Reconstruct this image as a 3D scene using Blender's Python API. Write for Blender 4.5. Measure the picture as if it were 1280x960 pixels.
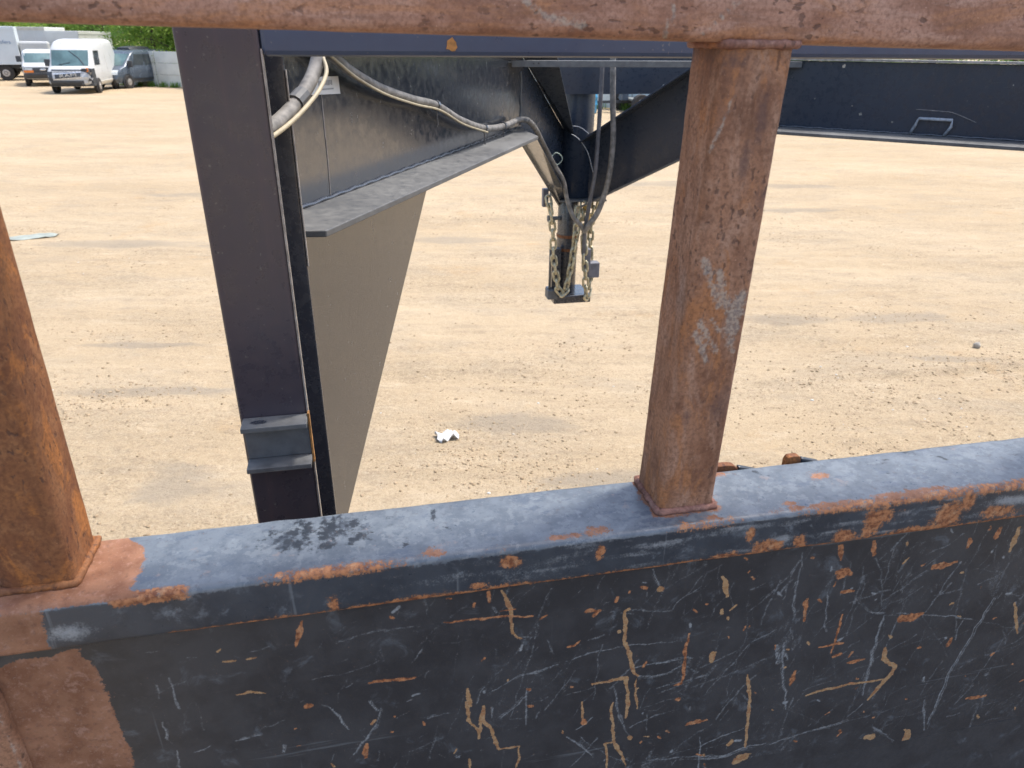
import bpy, bmesh, math, random
import numpy as np
from mathutils import Vector, Matrix, Quaternion

for o in list(bpy.data.objects):
    bpy.data.objects.remove(o)
SC = bpy.context.scene
COL = SC.collection
rad = math.radians

# ------------------------------------------------------------------ camera
PITCH, ROLL = rad(25.4), rad(0.5)
fw = Vector((0, math.cos(PITCH), -math.sin(PITCH)))
up0 = Vector((0, math.sin(PITCH), math.cos(PITCH)))
rt0 = Vector((1, 0, 0))
rt = rt0 * math.cos(ROLL) + up0 * math.sin(ROLL)
up = -rt0 * math.sin(ROLL) + up0 * math.cos(ROLL)
cd = bpy.data.cameras.new('camera')
cam = bpy.data.objects.new('camera', cd)
COL.objects.link(cam)
M = Matrix.Identity(4)
for i in range(3):
    M[i][0], M[i][1], M[i][2] = rt[i], up[i], -fw[i]
M[2][3] = 2.5
cam.matrix_world = M
cd.sensor_width = 36
cd.lens = 900 / 1280 * 36
cd.clip_start = 0.02
cd.clip_end = 6000
cd.dof.use_dof = True
cd.dof.focus_distance = 1.35
cd.dof.aperture_fstop = 11
SC.camera = cam

# ------------------------------------------------------------------ light
SUN_AZ, SUN_EL = 60, 66
w = bpy.data.worlds.new('World')
SC.world = w
w.use_nodes = True
wn = w.node_tree.nodes
sky = wn.new('ShaderNodeTexSky')
sky.sky_type = 'NISHITA'
sky.sun_disc = False
sky.sun_elevation = rad(SUN_EL)
sky.sun_rotation = rad(SUN_AZ)
sky.air_density = 1.0
sky.dust_density = 3.0
sky.ozone_density = 1.0
wn['Background'].inputs['Strength'].default_value = 0.15
w.node_tree.links.new(sky.outputs[0], wn['Background'].inputs['Color'])
sd = bpy.data.lights.new('sun', 'SUN')
sd.energy = 1.85
sd.angle = rad(7)
sd.color = (1.0, 0.95, 0.87)
sun = bpy.data.objects.new('sun', sd)
COL.objects.link(sun)
sdir = Vector((math.sin(rad(SUN_AZ)) * math.cos(rad(SUN_EL)), math.cos(rad(SUN_AZ)) * math.cos(rad(SUN_EL)), math.sin(rad(SUN_EL))))
sun.rotation_euler = (-sdir).to_track_quat('-Z', 'Y').to_euler()
sun.location = (30, -10, 60)
vs = SC.view_settings
vs.view_transform = 'Standard'
vs.look = 'None'
vs.exposure = 1.1
vs.gamma = 1
vs.use_curve_mapping = False

rng = np.random.default_rng(7)
random.seed(7)


# ------------------------------------------------------------------ helpers
def vnoise(x, y, seed=0):
    """smooth value noise in -1..1"""
    xi = np.floor(x).astype(np.int64); yi = np.floor(y).astype(np.int64)
    fx = x - xi; fy = y - yi
    fx = fx * fx * (3 - 2 * fx); fy = fy * fy * (3 - 2 * fy)

    def h(a, b):
        n = (a * 374761393 + b * 668265263 + seed * 1442695041) & 0x7fffffff
        n = ((n ^ (n >> 13)) * 1274126177) & 0x7fffffff
        return ((n ^ (n >> 16)) & 0xffff) / 32767.5 - 1
    return (h(xi, yi) * (1 - fx) + h(xi + 1, yi) * fx) * (1 - fy) + (h(xi, yi + 1) * (1 - fx) + h(xi + 1, yi + 1) * fx) * fy


def fbm(x, y, seed=0, oct=4):
    a, s, t = 1.0, 0.0, 0.0
    for k in range(oct):
        s = s + a * vnoise(x, y, seed + k); t += a
        x = x * 2.03 + 11.3; y = y * 2.03 + 5.7; a *= 0.5
    return s / t


def sstep(a, b, x):
    t = np.clip((x - a) / (b - a), 0, 1)
    return t * t * (3 - 2 * t)


def seg_dist(px, py, pts):
    d = np.full(px.shape, 1e9)
    for (ax, ay), (bx, by) in zip(pts[:-1], pts[1:]):
        vx, vy = bx - ax, by - ay
        L = vx * vx + vy * vy + 1e-12
        t = np.clip(((px - ax) * vx + (py - ay) * vy) / L, 0, 1)
        d = np.minimum(d, np.hypot(px - ax - t * vx, py - ay - t * vy))
    return d


class MB:
    def __init__(self):
        self.v = []; self.f = []; self.m = []

    def add(self, verts, faces):
        b = len(self.v)
        self.v += [tuple(p) for p in verts]
        self.f += [tuple(b + i for i in f) for f in faces]
        return self

    def box(self, a, b):
        x0, y0, z0 = a; x1, y1, z1 = b
        return self.add([(x0, y0, z0), (x1, y0, z0), (x1, y1, z0), (x0, y1, z0), (x0, y0, z1), (x1, y0, z1), (x1, y1, z1), (x0, y1, z1)],
                        [(3, 2, 1, 0), (4, 5, 6, 7), (0, 1, 5, 4), (1, 2, 6, 5), (2, 3, 7, 6), (3, 0, 4, 7)])

    def slab(self, pts, n, t):
        """flat polygon pushed along n by t"""
        pts = [Vector(p) for p in pts]; n = Vector(n).normalized() * t
        k = len(pts)
        nn = (pts[1] - pts[0]).cross(pts[2] - pts[0])
        if nn.dot(n) > 0:
            pts = pts[::-1]
        f = [tuple(range(k)), tuple(range(2 * k - 1, k - 1, -1))]
        f += [(i, k + i, k + (i + 1) % k, (i + 1) % k) for i in range(k)]
        # orient sides
        return self.add(pts + [p + n for p in pts], f)

    def tube(self, path, r, seg=10, caps=True, closed=False):
        path = [Vector(p) for p in path]
        n = len(path)
        rs = r if hasattr(r, '__len__') else [r] * n
        vs_, fs = [], []
        prev = None
        for i, p in enumerate(path):
            if closed:
                t = (path[(i + 1) % n] - path[i - 1]).normalized()
            else:
                t = (path[min(i + 1, n - 1)] - path[max(i - 1, 0)]).normalized()
            if prev is None:
                a = t.orthogonal().normalized()
            else:
                a = (prev - t * prev.dot(t)).normalized()
            prev = a
            b = t.cross(a)
            for k in range(seg):
                q = 2 * math.pi * k / seg
                vs_.append(p + (a * math.cos(q) + b * math.sin(q)) * rs[i])
        m = n if closed else n - 1
        for i in range(m):
            j = (i + 1) % n
            for k in range(seg):
                l = (k + 1) % seg
                fs.append((i * seg + k, i * seg + l, j * seg + l, j * seg + k))
        if caps and not closed:
            fs.append(tuple(range(seg - 1, -1, -1)))
            fs.append(tuple((n - 1) * seg + k for k in range(seg)))
        return self.add(vs_, fs)

    def lathe(self, prof, seg=24, M=None):
        """prof: (radius, height) list round z"""
        vs_, fs = [], []
        for r, h in prof:
            for k in range(seg):
                q = 2 * math.pi * k / seg
                p = Vector((r * math.cos(q), r * math.sin(q), h))
                vs_.append(M @ p if M else p)
        for i in range(len(prof) - 1):
            for k in range(seg):
                l = (k + 1) % seg
                fs.append((i * seg + k, i * seg + l, (i + 1) * seg + l, (i + 1) * seg + k))
        fs.append(tuple(range(seg - 1, -1, -1)))
        fs.append(tuple((len(prof) - 1) * seg + k for k in range(seg)))
        return self.add(vs_, fs)

    def mesh(self, name, mat, off=(0, 0, 0), smooth=False):
        me = bpy.data.meshes.new(name)
        o = off
        me.from_pydata([(p[0] - o[0], p[1] - o[1], p[2] - o[2]) for p in self.v], [], self.f)
        bm = bmesh.new(); bm.from_mesh(me)
        bmesh.ops.recalc_face_normals(bm, faces=bm.faces)
        bm.to_mesh(me); bm.free()
        if mat:
            me.materials.append(mat)
        if smooth:
            me.polygons.foreach_set('use_smooth', [True] * len(me.polygons))
        return me

    def build(self, name, mat, parent=None, off=(0, 0, 0), bevel=0, smooth=False, seg=2, label=None):
        me = self.mesh(name, mat, off, smooth)
        ob = bpy.data.objects.new(name, me)
        COL.objects.link(ob)
        if parent:
            ob.parent = parent
        if bevel:
            md = ob.modifiers.new('bevel', 'BEVEL')
            md.width = bevel; md.segments = seg; md.limit_method = 'ANGLE'; md.angle_limit = rad(40)
            md.harden_normals = False
        if label:
            ob['label'] = label
        return ob


def npmesh(name, V, Q, mat, parent=None, attrs=None, smooth=True):
    """mesh from numpy arrays (quads or tris) with float point attributes"""
    me = bpy.data.meshes.new(name)
    k = Q.shape[1]
    me.vertices.add(len(V)); me.vertices.foreach_set('co', np.ascontiguousarray(V, dtype=np.float32).ravel())
    me.loops.add(Q.size); me.loops.foreach_set('vertex_index', Q.astype(np.int32).ravel())
    me.polygons.add(len(Q))
    me.polygons.foreach_set('loop_start', np.arange(0, Q.size, k, dtype=np.int32))
    me.polygons.foreach_set('loop_total', np.full(len(Q), k, dtype=np.int32))
    if smooth:
        me.polygons.foreach_set('use_smooth', np.ones(len(Q), dtype=bool))
    me.update(calc_edges=True)
    for n, a in (attrs or {}).items():
        at = me.attributes.new(n, 'FLOAT', 'POINT')
        at.data.foreach_set('value', np.ascontiguousarray(a, dtype=np.float32).ravel())
    me.materials.append(mat)
    ob = bpy.data.objects.new(name, me)
    COL.objects.link(ob)
    if parent:
        ob.parent = parent
    return ob


def thing(name, label, cat, loc=(0, 0, 0), rz=0.0, group=None):
    o = bpy.data.objects.new(name, None)
    COL.objects.link(o)
    o.empty_display_size = 0.1
    o.location = loc; o.rotation_euler = (0, 0, rz)
    return tag(o, label, cat, group)


def tag(o, label, cat, group=None, kind=None):
    o['label'] = label
    if cat: o['category'] = cat
    if group: o['group'] = group
    if kind: o['kind'] = kind
    return o


def struct(o, label=None):
    o['kind'] = 'structure'
    if label: o['label'] = label
    return o


# ------------------------------------------------------------------ materials
class NT:
    def __init__(self, name):
        self.m = bpy.data.materials.new(name)
        self.m.use_nodes = True
        self.t = self.m.node_tree
        self.b = self.t.nodes['Principled BSDF']
        self.co = self.t.nodes.new('ShaderNodeTexCoord').outputs['Object']

    def n(self, typ, **kw):
        return self.t.nodes.new(typ)

    def l(self, a, b):
        self.t.links.new(a, b)

    def setin(self, sock, v):
        if isinstance(v, bpy.types.NodeSocket):
            self.l(v, sock)
        elif isinstance(v, (tuple, list)) and len(v) == 3 and sock.type == 'RGBA':
            sock.default_value = (*v, 1)
        else:
            sock.default_value = v

    def noise(self, scale, detail=4, rough=.55, co=None, dist=0.0, stretch=None):
        nd = self.n('ShaderNodeTexNoise')
        nd.inputs['Scale'].default_value = scale
        nd.inputs['Detail'].default_value = detail
        nd.inputs['Roughness'].default_value = rough
        nd.inputs['Distortion'].default_value = dist
        c = co or self.co
        if stretch:
            mp = self.n('ShaderNodeMapping'); mp.inputs['Scale'].default_value = stretch
            self.l(c, mp.inputs['Vector']); c = mp.outputs[0]
        self.l(c, nd.inputs['Vector'])
        return nd.outputs['Fac']

    def voro(self, scale, feature='F1', stretch=None, rnd=1.0):
        nd = self.n('ShaderNodeTexVoronoi'); nd.feature = feature
        nd.inputs['Scale'].default_value = scale
        nd.inputs['Randomness'].default_value = rnd
        c = self.co
        if stretch:
            mp = self.n('ShaderNodeMapping'); mp.inputs['Scale'].default_value = stretch
            self.l(c, mp.inputs['Vector']); c = mp.outputs[0]
        self.l(c, nd.inputs['Vector'])
        return nd.outputs['Distance']

    def attr(self, name):
        nd = self.n('ShaderNodeAttribute'); nd.attribute_name = name
        return nd.outputs['Fac']

    def math(self, op, a, b=0.0, c=0.0):
        nd = self.n('ShaderNodeMath'); nd.operation = op
        self.setin(nd.inputs[0], a); self.setin(nd.inputs[1], b); self.setin(nd.inputs[2], c)
        return nd.outputs[0]

    def ramp(self, f, lo, hi, a=0.0, b=1.0, smooth=True):
        nd = self.n('ShaderNodeMapRange')
        nd.interpolation_type = 'SMOOTHSTEP' if smooth else 'LINEAR'
        self.setin(nd.inputs['Value'], f)
        nd.inputs['From Min'].default_value = lo; nd.inputs['From Max'].default_value = hi
        nd.inputs['To Min'].default_value = a; nd.inputs['To Max'].default_value = b
        return nd.outputs['Result']

    def mix(self, f, a, b):
        nd = self.n('ShaderNodeMix'); nd.data_type = 'RGBA'
        self.setin(nd.inputs['Factor'], f)
        self.setin(nd.inputs[6], a); self.setin(nd.inputs[7], b)
        return nd.outputs[2]

    def bump(self, h, strength=.4, dist=.003, prev=None):
        nd = self.n('ShaderNodeBump')
        nd.inputs['Strength'].default_value = strength
        nd.inputs['Distance'].default_value = dist
        self.l(h, nd.inputs['Height'])
        if prev: self.l(prev, nd.inputs['Normal'])
        return nd.outputs[0]

    def out(self, col=None, rough=None, normal=None, metal=None, ior=None, spec=None, coat=None):
        B = self.b.inputs
        for k, v in (('Base Color', col), ('Roughness', rough), ('Normal', normal), ('Metallic', metal), ('IOR', ior), ('Specular IOR Level', spec), ('Coat Weight', coat)):
            if v is not None:
                self.setin(B[k], v)
        return self.m


def simple(name, col, rough=.5, metal=0.0, var=.12, scale=20, bump=0.0, ior=1.5, spec=.5):
    T = NT(name)
    f = T.noise(scale, 5)
    c = T.mix(T.ramp(f, .3, .7), tuple(x * (1 - var) for x in col), tuple(min(1, x * (1 + var)) for x in col))
    n = T.bump(f, bump, .002) if bump else None
    return T.out(c, T.ramp(f, .3, .7, max(0, rough - .06), min(1, rough + .06)), n, metal, ior, spec)


def mat_rust(name, dark, mid, lite, orange, grey=(.27, .22, .20), along='z', sk=.22):
    """weathered bare steel tube: mottled rust film, streaks along the tube, pits; attributes add scrapes and darker areas"""
    T = NT(name)
    st = (1, 1, sk) if along == 'z' else (sk, 1, 1)
    st2 = (1, 1, sk * .5) if along == 'z' else (sk * .5, 1, 1)
    big = T.noise(13, 6, .68, dist=.4)
    mid_ = T.noise(44, 7, .70, stretch=st, dist=.5)
    fine = T.noise(240, 4, .7)
    c = T.mix(T.ramp(big, .34, .60), dark, mid)
    c = T.mix(T.ramp(mid_, .44, .66, 0, .85), c, lite)
    c = T.mix(T.ramp(T.noise(24, 7, .74, stretch=st, dist=.8), .50, .64, 0, .8), c, orange)
    c = T.mix(T.ramp(T.noise(17, 5, .66, stretch=st), .58, .74, 0, .6), c, grey)
    c = T.mix(T.ramp(T.noise(70, 4, .6, stretch=st2), .52, .72, 0, .45), c, tuple(x * .55 for x in dark))
    c = T.mix(T.ramp(fine, .40, .66, .0, .55), c, tuple(x * .62 for x in dark))
    pn = T.noise(170, 2, .45, stretch=(1, 1, .6) if along == 'z' else (.6, 1, 1))
    pm = T.math('MULTIPLY', T.ramp(pn, .62, .67), T.ramp(T.noise(11, 3), .38, .56, .2, 1))
    c = T.mix(T.math('MULTIPLY', pm, .62), c, (.06, .032, .026))
    c = T.mix(T.ramp(T.noise(520, 2, .5), .68, .76, 0, .5), c, tuple(min(1, x * 1.5) for x in lite))
    pn2 = T.math('SUBTRACT', T.math('ADD', T.math('MULTIPLY', T.noise(150, 5, .75), .6), T.math('MULTIPLY', T.noise(50, 4, .7), .4)), .5)
    pale = T.ramp(T.math('ADD', T.attr('pale'), T.math('MULTIPLY', pn2, 3.6)), .38, 1.0)
    c = T.mix(T.math('MULTIPLY', pale, .66), c, T.mix(T.ramp(fine, .42, .58), (.44, .39, .32), (.25, .22, .20)))
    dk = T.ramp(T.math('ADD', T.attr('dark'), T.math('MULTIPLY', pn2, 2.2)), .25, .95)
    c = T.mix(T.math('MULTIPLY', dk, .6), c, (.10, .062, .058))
    h = T.math('SUBTRACT', T.math('ADD', T.math('MULTIPLY', fine, .6), T.math('MULTIPLY', mid_, .8)), T.math('MULTIPLY', pm, .9))
    return T.out(c, T.ramp(mid_, .3, .7, .60, .85), T.bump(h, .55, .0014), 0.0, spec=.35)


def mat_black(name, base=(.020, .027, .042), rough=.22, dust=.12, ior=1.9, dustcol=(.30, .26, .21), streaks=.0):
    T = NT(name)
    a = T.noise(3.1, 5, .6)
    b = T.noise(45, 6, .65)
    d = T.ramp(T.math('ADD', T.math('MULTIPLY', a, .6), T.math('MULTIPLY', b, .4)), .38, .66, dust * .25, dust)
    if streaks:
        s = T.noise(48, 4, .65, stretch=(1, 1, .025))
        d = T.math('ADD', d, T.ramp(s, .5, .8, 0, streaks))
    c = T.mix(d, base, dustcol)
    sp = T.ramp(T.noise(150, 2, .5), .70, .76)
    c = T.mix(T.math('MULTIPLY', sp, .5), c, (.25, .23, .2))
    r = T.math('ADD', T.ramp(b, .3, .7, rough - .05, rough + .08), T.math('MULTIPLY', d, .5))
    wav = T.noise(5, 2, .4)
    nb = T.bump(wav, .05, .01)
    nb = T.bump(b, .06, .001, nb)
    return T.out(c, r, nb, 0.0, ior)


def mat_worn(name, base, base2, rough, top=False):
    """scuffed dark paint with rust / ochre / pale scratch / black flake masks carried as vertex attributes"""
    T = NT(name)
    n1 = T.noise(14, 6, .65); n2 = T.noise(120, 5, .7); n3 = T.noise(480, 3, .6)
    c = T.mix(T.ramp(n1, .36, .64), base, base2)
    # worn grey-blue film; its lighter tone also paints sky light onto the top
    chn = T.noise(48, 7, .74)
    chm = T.ramp(T.math('ADD', T.attr('skylit_chalk'), T.math('MULTIPLY', T.math('SUBTRACT', chn, .5), 1.8)), .34, .62)
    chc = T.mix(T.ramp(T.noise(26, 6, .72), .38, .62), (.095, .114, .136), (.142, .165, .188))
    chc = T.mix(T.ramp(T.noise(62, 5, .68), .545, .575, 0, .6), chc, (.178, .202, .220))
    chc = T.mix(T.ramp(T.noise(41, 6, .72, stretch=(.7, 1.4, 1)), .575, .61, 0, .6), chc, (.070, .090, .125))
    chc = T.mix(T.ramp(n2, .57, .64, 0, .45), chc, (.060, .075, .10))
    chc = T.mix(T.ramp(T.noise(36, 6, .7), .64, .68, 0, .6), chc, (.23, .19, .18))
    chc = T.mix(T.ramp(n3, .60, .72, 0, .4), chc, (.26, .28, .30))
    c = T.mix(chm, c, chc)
    # chalky scuffs
    sc = T.noise(24, 6, .72, dist=.6)
    c = T.mix(T.ramp(sc, .56, .72, 0, .35), c, (.19, .22, .25))
    # fine hairline scratches
    h1 = T.noise(60, 3, .6, stretch=(1, 1, .04)); h2 = T.noise(55, 3, .6, stretch=(.06, 1, 1.3))
    c = T.mix(T.ramp(h1, .67, .73, 0, .28), c, (.28, .31, .33))
    c = T.mix(T.ramp(h2, .69, .75, 0, .22), c, (.26, .29, .31))
    c = T.mix(T.ramp(n3, .69, .76, 0, .3), c, (.33, .33, .32))
    brk = T.math('SUBTRACT', T.math('ADD', T.math('MULTIPLY', n2, .65), T.math('MULTIPLY', n3, .35)), .5)

    def mask(at, amp, lo, hi):
        return T.ramp(T.math('ADD', T.attr(at), T.math('MULTIPLY', brk, amp)), lo, hi)
    fln = T.math('SUBTRACT', T.math('ADD', T.math('MULTIPLY', T.noise(58, 6, .7), .75), T.math('MULTIPLY', n2, .25)), .5)
    fl = T.ramp(T.math('ADD', T.attr('flake'), T.math('MULTIPLY', fln, 3.2)), .46, .74)
    c = T.mix(fl, c, (.026, .032, .040))
    pm = mask('pale', 1.7, .20, 1.05)
    c = T.mix(T.math('MULTIPLY', pm, .8), c, (.33, .355, .37))
    tm = mask('tan', 2.2, .42, .64)
    tc = T.mix(T.ramp(n2, .36, .62), (.42, .22, .08), (.58, .38, .19))
    tc = T.mix(T.ramp(T.noise(75, 5, .7), .48, .66, 0, .8), tc, (.34, .13, .045))
    tc = T.mix(T.ramp(n3, .55, .7, 0, .5), tc, (.50, .42, .30))
    c = T.mix(tm, c, tc)
    ha = T.math('MAXIMUM', mask('rust', 2.2, .18, .6), mask('tan', 2.0, .2, .7))
    c = T.mix(T.math('MULTIPLY', ha, .4), c, (.13, .075, .048))
    om = mask('rust', 2.6, .42, .70)
    oc = T.mix(T.ramp(n2, .40, .60), (.17, .055, .022), (.44, .19, .08))
    oc = T.mix(T.ramp(T.noise(85, 5, .7), .50, .66, 0, .7), oc, (.48, .28, .15))
    oc = T.mix(T.ramp(n3, .56, .7, 0, .55), oc, (.10, .04, .025))
    c = T.mix(om, c, oc)
    bm_ = mask('brown', 2.4, .42, .62)
    bc = T.mix(T.ramp(T.noise(30, 6, .65), .36, .64), (.19, .078, .038), (.34, .165, .092))
    bc = T.mix(T.ramp(T.noise(58, 7, .72, dist=.6), .44, .62, 0, .7), bc, (.26, .125, .068))
    bc = T.mix(T.ramp(T.noise(95, 5, .7, dist=.4), .54, .68, 0, .75), bc, (.36, .20, .14))
    bc = T.mix(T.ramp(n2, .50, .66, 0, .55), bc, (.115, .048, .028))
    bc = T.mix(T.ramp(n3, .60, .72, 0, .5), bc, (.40, .28, .22))
    c = T.mix(bm_, c, bc)
    anyr = T.math('MAXIMUM', T.math('MAXIMUM', om, tm), bm_)
    r = T.math('ADD', T.ramp(n2, .3, .7, rough - .07, rough + .1), T.math('MULTIPLY', anyr, .35))
    hh = T.math('ADD', T.math('MULTIPLY', n2, .35), T.math('ADD', T.math('MULTIPLY', anyr, T.math('MULTIPLY', T.math('SUBTRACT', n2, .75), .5)), T.math('MULTIPLY', fl, .25)))
    return T.out(c, r, T.bump(hh, .35, .0012), 0.0, 1.5)


RUST = mat_rust('rusty_steel', (.205, .095, .054), (.345, .178, .105), (.42, .255, .175), (.42, .18, .07), (.30, .215, .175), sk=.35)
RUST_TOP = mat_rust('rusty_steel_rail', (.29, .14, .088), (.45, .25, .175), (.54, .34, .26), (.47, .225, .11), (.38, .27, .225), along='x')
RUST_LEFT = mat_rust('rusty_steel_orange', (.16, .060, .028), (.26, .108, .042), (.29, .135, .06), (.42, .16, .042), (.17, .095, .065), sk=.7)
RUST_WELD = mat_rust('rusty_weld', (.20, .09, .065), (.31, .155, .115), (.38, .22, .17), (.40, .18, .09))
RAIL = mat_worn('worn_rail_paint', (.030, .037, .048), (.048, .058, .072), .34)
PLATE = mat_worn('worn_plate_paint', (.029, .030, .034), (.046, .048, .053), .40)
BLACK = mat_black('gloss_black_paint')
BLACKW = mat_black('gloss_black_web', base=(.026, .033, .045), rough=.17, dust=.05, ior=2.35, streaks=.07)
BLACKF = mat_black('dusty_black_flange', base=(.05, .052, .055), rough=.42, dust=.62, ior=1.5, dustcol=(.25, .25, .24))
BLACKU = mat_black('upright_black_paint', base=(.054, .049, .061), rough=.27, dust=.09, ior=1.6, dustcol=(.24, .13, .12), streaks=.20)
BLUEB = mat_black('cross_tube_paint', base=(.050, .072, .125), rough=.3, dust=.14, ior=1.6, dustcol=(.16, .19, .24))
BLACKN = mat_black('navy_black_paint', base=(.028, .038, .056), rough=.27, dust=.07, ior=1.45, dustcol=(.16, .18, .22))
EDGE = simple('worn_or_lit_edge_steel', (.34, .31, .28), .45, .3, .3, 60)
RUSTEDGE = simple('rust_edge', (.42, .20, .06), .8, 0, .4, 80)
CHAIN = simple('yellow_zinc_chain', (.48, .43, .29), .38, .5, .35, 90, .2)
GOLD = simple('yellow_zinc_hook', (.48, .34, .12), .4, .5, .25, 60, .2)
HOSE = simple('grey_conduit', (.19, .18, .165), .65, 0, .4, 45, .25)
HOSE2 = simple('dusty_rubber_cable', (.13, .13, .14), .6, 0, .25, 40, .15)
WIRE = simple('cream_wire', (.42, .36, .24), .55, 0, .15, 50)
WIREW = simple('white_wire', (.62, .62, .60), .5, 0, .1, 50)
STICK = simple('white_sticker', (.72, .72, .70), .5, 0, .05, 40)
PRINT = simple('grey_print', (.34, .34, .34), .6, 0, .1, 40)
DECKM = simple('dark_deck', (.05, .042, .036), .7, 0, .4, 6, .2)
PLUG = simple('grey_plug', (.16, .16, .18), .55, 0, .2, 40, .1)

# ------------------------------------------------------------------ ground
def ground_height(x, y):
    r = np.hypot(x, y)
    fade = 1 - sstep(14, 40, r)
    z = .016 * fbm(x * .55, y * .9, 3, 3)
    z = z + .010 * fbm(x * 2.1, y * 3.4, 11, 3)
    m = sstep(.0, .5, fbm(x * .45 + 3, y * .8, 21, 3))            # broken-up patches
    z = z + m * .014 * fbm(x * 9, y * 11, 31, 3)
    z = z + .0035 * fbm(x * 22, y * 26, 41, 2)
    # long shallow wheel ruts running across the yard
    for y0, a, wd, sl in ((5.35, .016, .11, .03), (7.3, .014, .13, .06), (8.9, .02, .16, -.02), (6.3, .010, .1, -.05), (11.2, .02, .2, .04)):
        c = y - (y0 + sl * x + .10 * fbm(x * .5, x * 0 + y0, 51, 2))
        z = z - a * np.exp(-(c / wd) ** 2) + .55 * a * np.exp(-((c - 1.7 * wd) / (.5 * wd)) ** 2) * (1 + .7 * fbm(x * 5, y * 5, 61, 2))
    c = (y - 5.55) - .17 * (x - 3.2)
    z = z + .03 * np.exp(-(c / .05) ** 2) * sstep(.8, 2.2, x) * (.6 + .6 * fbm(x * 6, y * 6, 71, 2))
    for y0, sl, wd in ((6.05, .05, .13), (7.75, .05, .13), (4.55, -.12, .12)):
        c = y - (y0 + sl * x + .05 * fbm(x * .4, x * 0 + y0, 81, 2))
        k = np.exp(-(c / wd) ** 4) * sstep(-.25, .2, fbm(x * .6 + y0, x * 0, 83, 2))
        z = z + k * (.006 * np.sin((x + 1.1 * np.abs(c)) * 70) - .008)
    return z * fade


def grow(a, step, k, end):
    out = [a]
    while abs(out[-1]) < end:
        step *= k
        out.append(out[-1] + step)
    return out


xs = np.arange(-4.6, 5.6, .026)
xs = np.concatenate([-np.array(grow(4.6, .026, 1.045, 3500))[1:][::-1], xs, np.array(grow(xs[-1], .026, 1.045, 3500))[1:]])
ys = np.arange(2.9, 8.6, .024)
ys = np.concatenate([2.9 - (np.array(grow(0, .024, 1.12, 400))[1:])[::-1], ys, np.array(grow(ys[-1], .024, 1.022, 3500))[1:]])
GX, GY = np.meshgrid(xs, ys)
GZ = ground_height(GX, GY)
V = np.stack([GX.ravel(), GY.ravel(), GZ.ravel()], 1)
nx, ny = len(xs), len(ys)
I = np.arange(nx * ny).reshape(ny, nx)
Q = np.stack([I[:-1, :-1].ravel(), I[:-1, 1:].ravel(), I[1:, 1:].ravel(), I[1:, :-1].ravel()], 1)


def mat_sand():
    T = NT('packed_sand')
    a = T.noise(.35, 5, .6, stretch=(.55, 1.5, 1))
    b = T.noise(1.7, 8, .70, stretch=(.6, 1.3, 1), dist=.4)
    m1 = T.noise(9, 6, .72, stretch=(.7, 1.2, 1))
    m2 = T.noise(24, 5, .72)
    f = T.noise(70, 5, .72)
    g = T.noise(260, 3, .7)
    c = T.mix(T.ramp(a, .36, .64), (.455, .345, .215), (.50, .39, .255))
    c = T.mix(T.ramp(b, .48, .66, 0, .5), c, (.375, .31, .225))
    c = T.mix(T.ramp(T.noise(.8, 6, .68), .58, .70, 0, .5), c, (.47, .31, .155))
    tr = T.noise(1.5, 6, .66, stretch=(.12, 1.6, 1))
    c = T.mix(T.ramp(tr, .54, .70, 0, .3), c, (.36, .29, .20))
    area = T.ramp(T.noise(.7, 5, .65, stretch=(.6, 1.2, 1)), .38, .60, .35, 1)
    m0 = T.noise(3.2, 7, .74, stretch=(.45, 1.5, 1))
    c = T.mix(T.ramp(m0, .53, .64, 0, .5), c, (.335, .26, .175))
    c = T.mix(T.ramp(m0, .45, .36, 0, .45), c, (.565, .455, .315))
    c = T.mix(T.math('MULTIPLY', T.ramp(m1, .53, .66, 0, .62), area), c, (.34, .255, .165))
    c = T.mix(T.math('MULTIPLY', T.ramp(m2, .54, .66, 0, .72), area), c, (.27, .20, .13))
    c = T.mix(T.math('MULTIPLY', T.ramp(m2, .44, .34, 0, .6), area), c, (.58, .475, .335))
    c = T.mix(T.math('MULTIPLY', T.ramp(f, .53, .66, 0, .8), area), c, (.235, .175, .11))
    c = T.mix(T.ramp(f, .44, .33, 0, .6), c, (.60, .50, .36))
    c = T.mix(T.ramp(g, .55, .68, 0, .6), c, (.66, .57, .43))
    c = T.mix(T.ramp(g, .45, .32, 0, .6), c, (.25, .19, .125))
    dm = T.ramp(T.math('ADD', T.attr('damp'), T.math('MULTIPLY', T.math('SUBTRACT', b, .5), 1.4)), .3, .7)
    c = T.mix(T.math('MULTIPLY', dm, .55), c, (.285, .245, .19))
    h = T.math('ADD', T.math('MULTIPLY', T.math('ADD', T.math('MULTIPLY', m1, 1.4), T.math('MULTIPLY', m2, 1.1)), area), T.math('ADD', T.math('MULTIPLY', f, .7), T.math('MULTIPLY', g, .25)))
    return T.out(c, .92, T.bump(h, 1.0, .018), 0, spec=.2)


SAND = mat_sand()
DAMP = [(5.3, 14.44, 1.5, 0.3), (4.81, 12.18, 0.9, 0.25), (-2.11, 3.77, 0.35, 0.25), (0.62, 3.88, 0.55, 0.14), (-2.19, 8.69, 1.2, 0.12), (-5.3, 9.56, 1.6, 0.3), (-3.4, 6.0, 0.9, 0.07), (-2.88, 5.06, 0.8, 0.1), (0.0, 4.59, 0.6, 0.2), (3.81, 6.89, 0.8, 0.2), (3.95, 5.84, 0.6, 0.1), (-4.43, 12.95, 2.5, 0.4), (-0.91, 9.93, 1.0, 0.2), (2.89, 6.82, 0.6, 0.2), (3.44, 14.53, 2.0, 0.4)]
dmp = np.zeros(GX.shape)
for cx, cy, rx, ry in DAMP:
    dmp = np.maximum(dmp, .85 * np.exp(-((GX - cx) / rx) ** 2 - ((GY - cy - .05 * (GX - cx)) / ry) ** 2))
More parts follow.
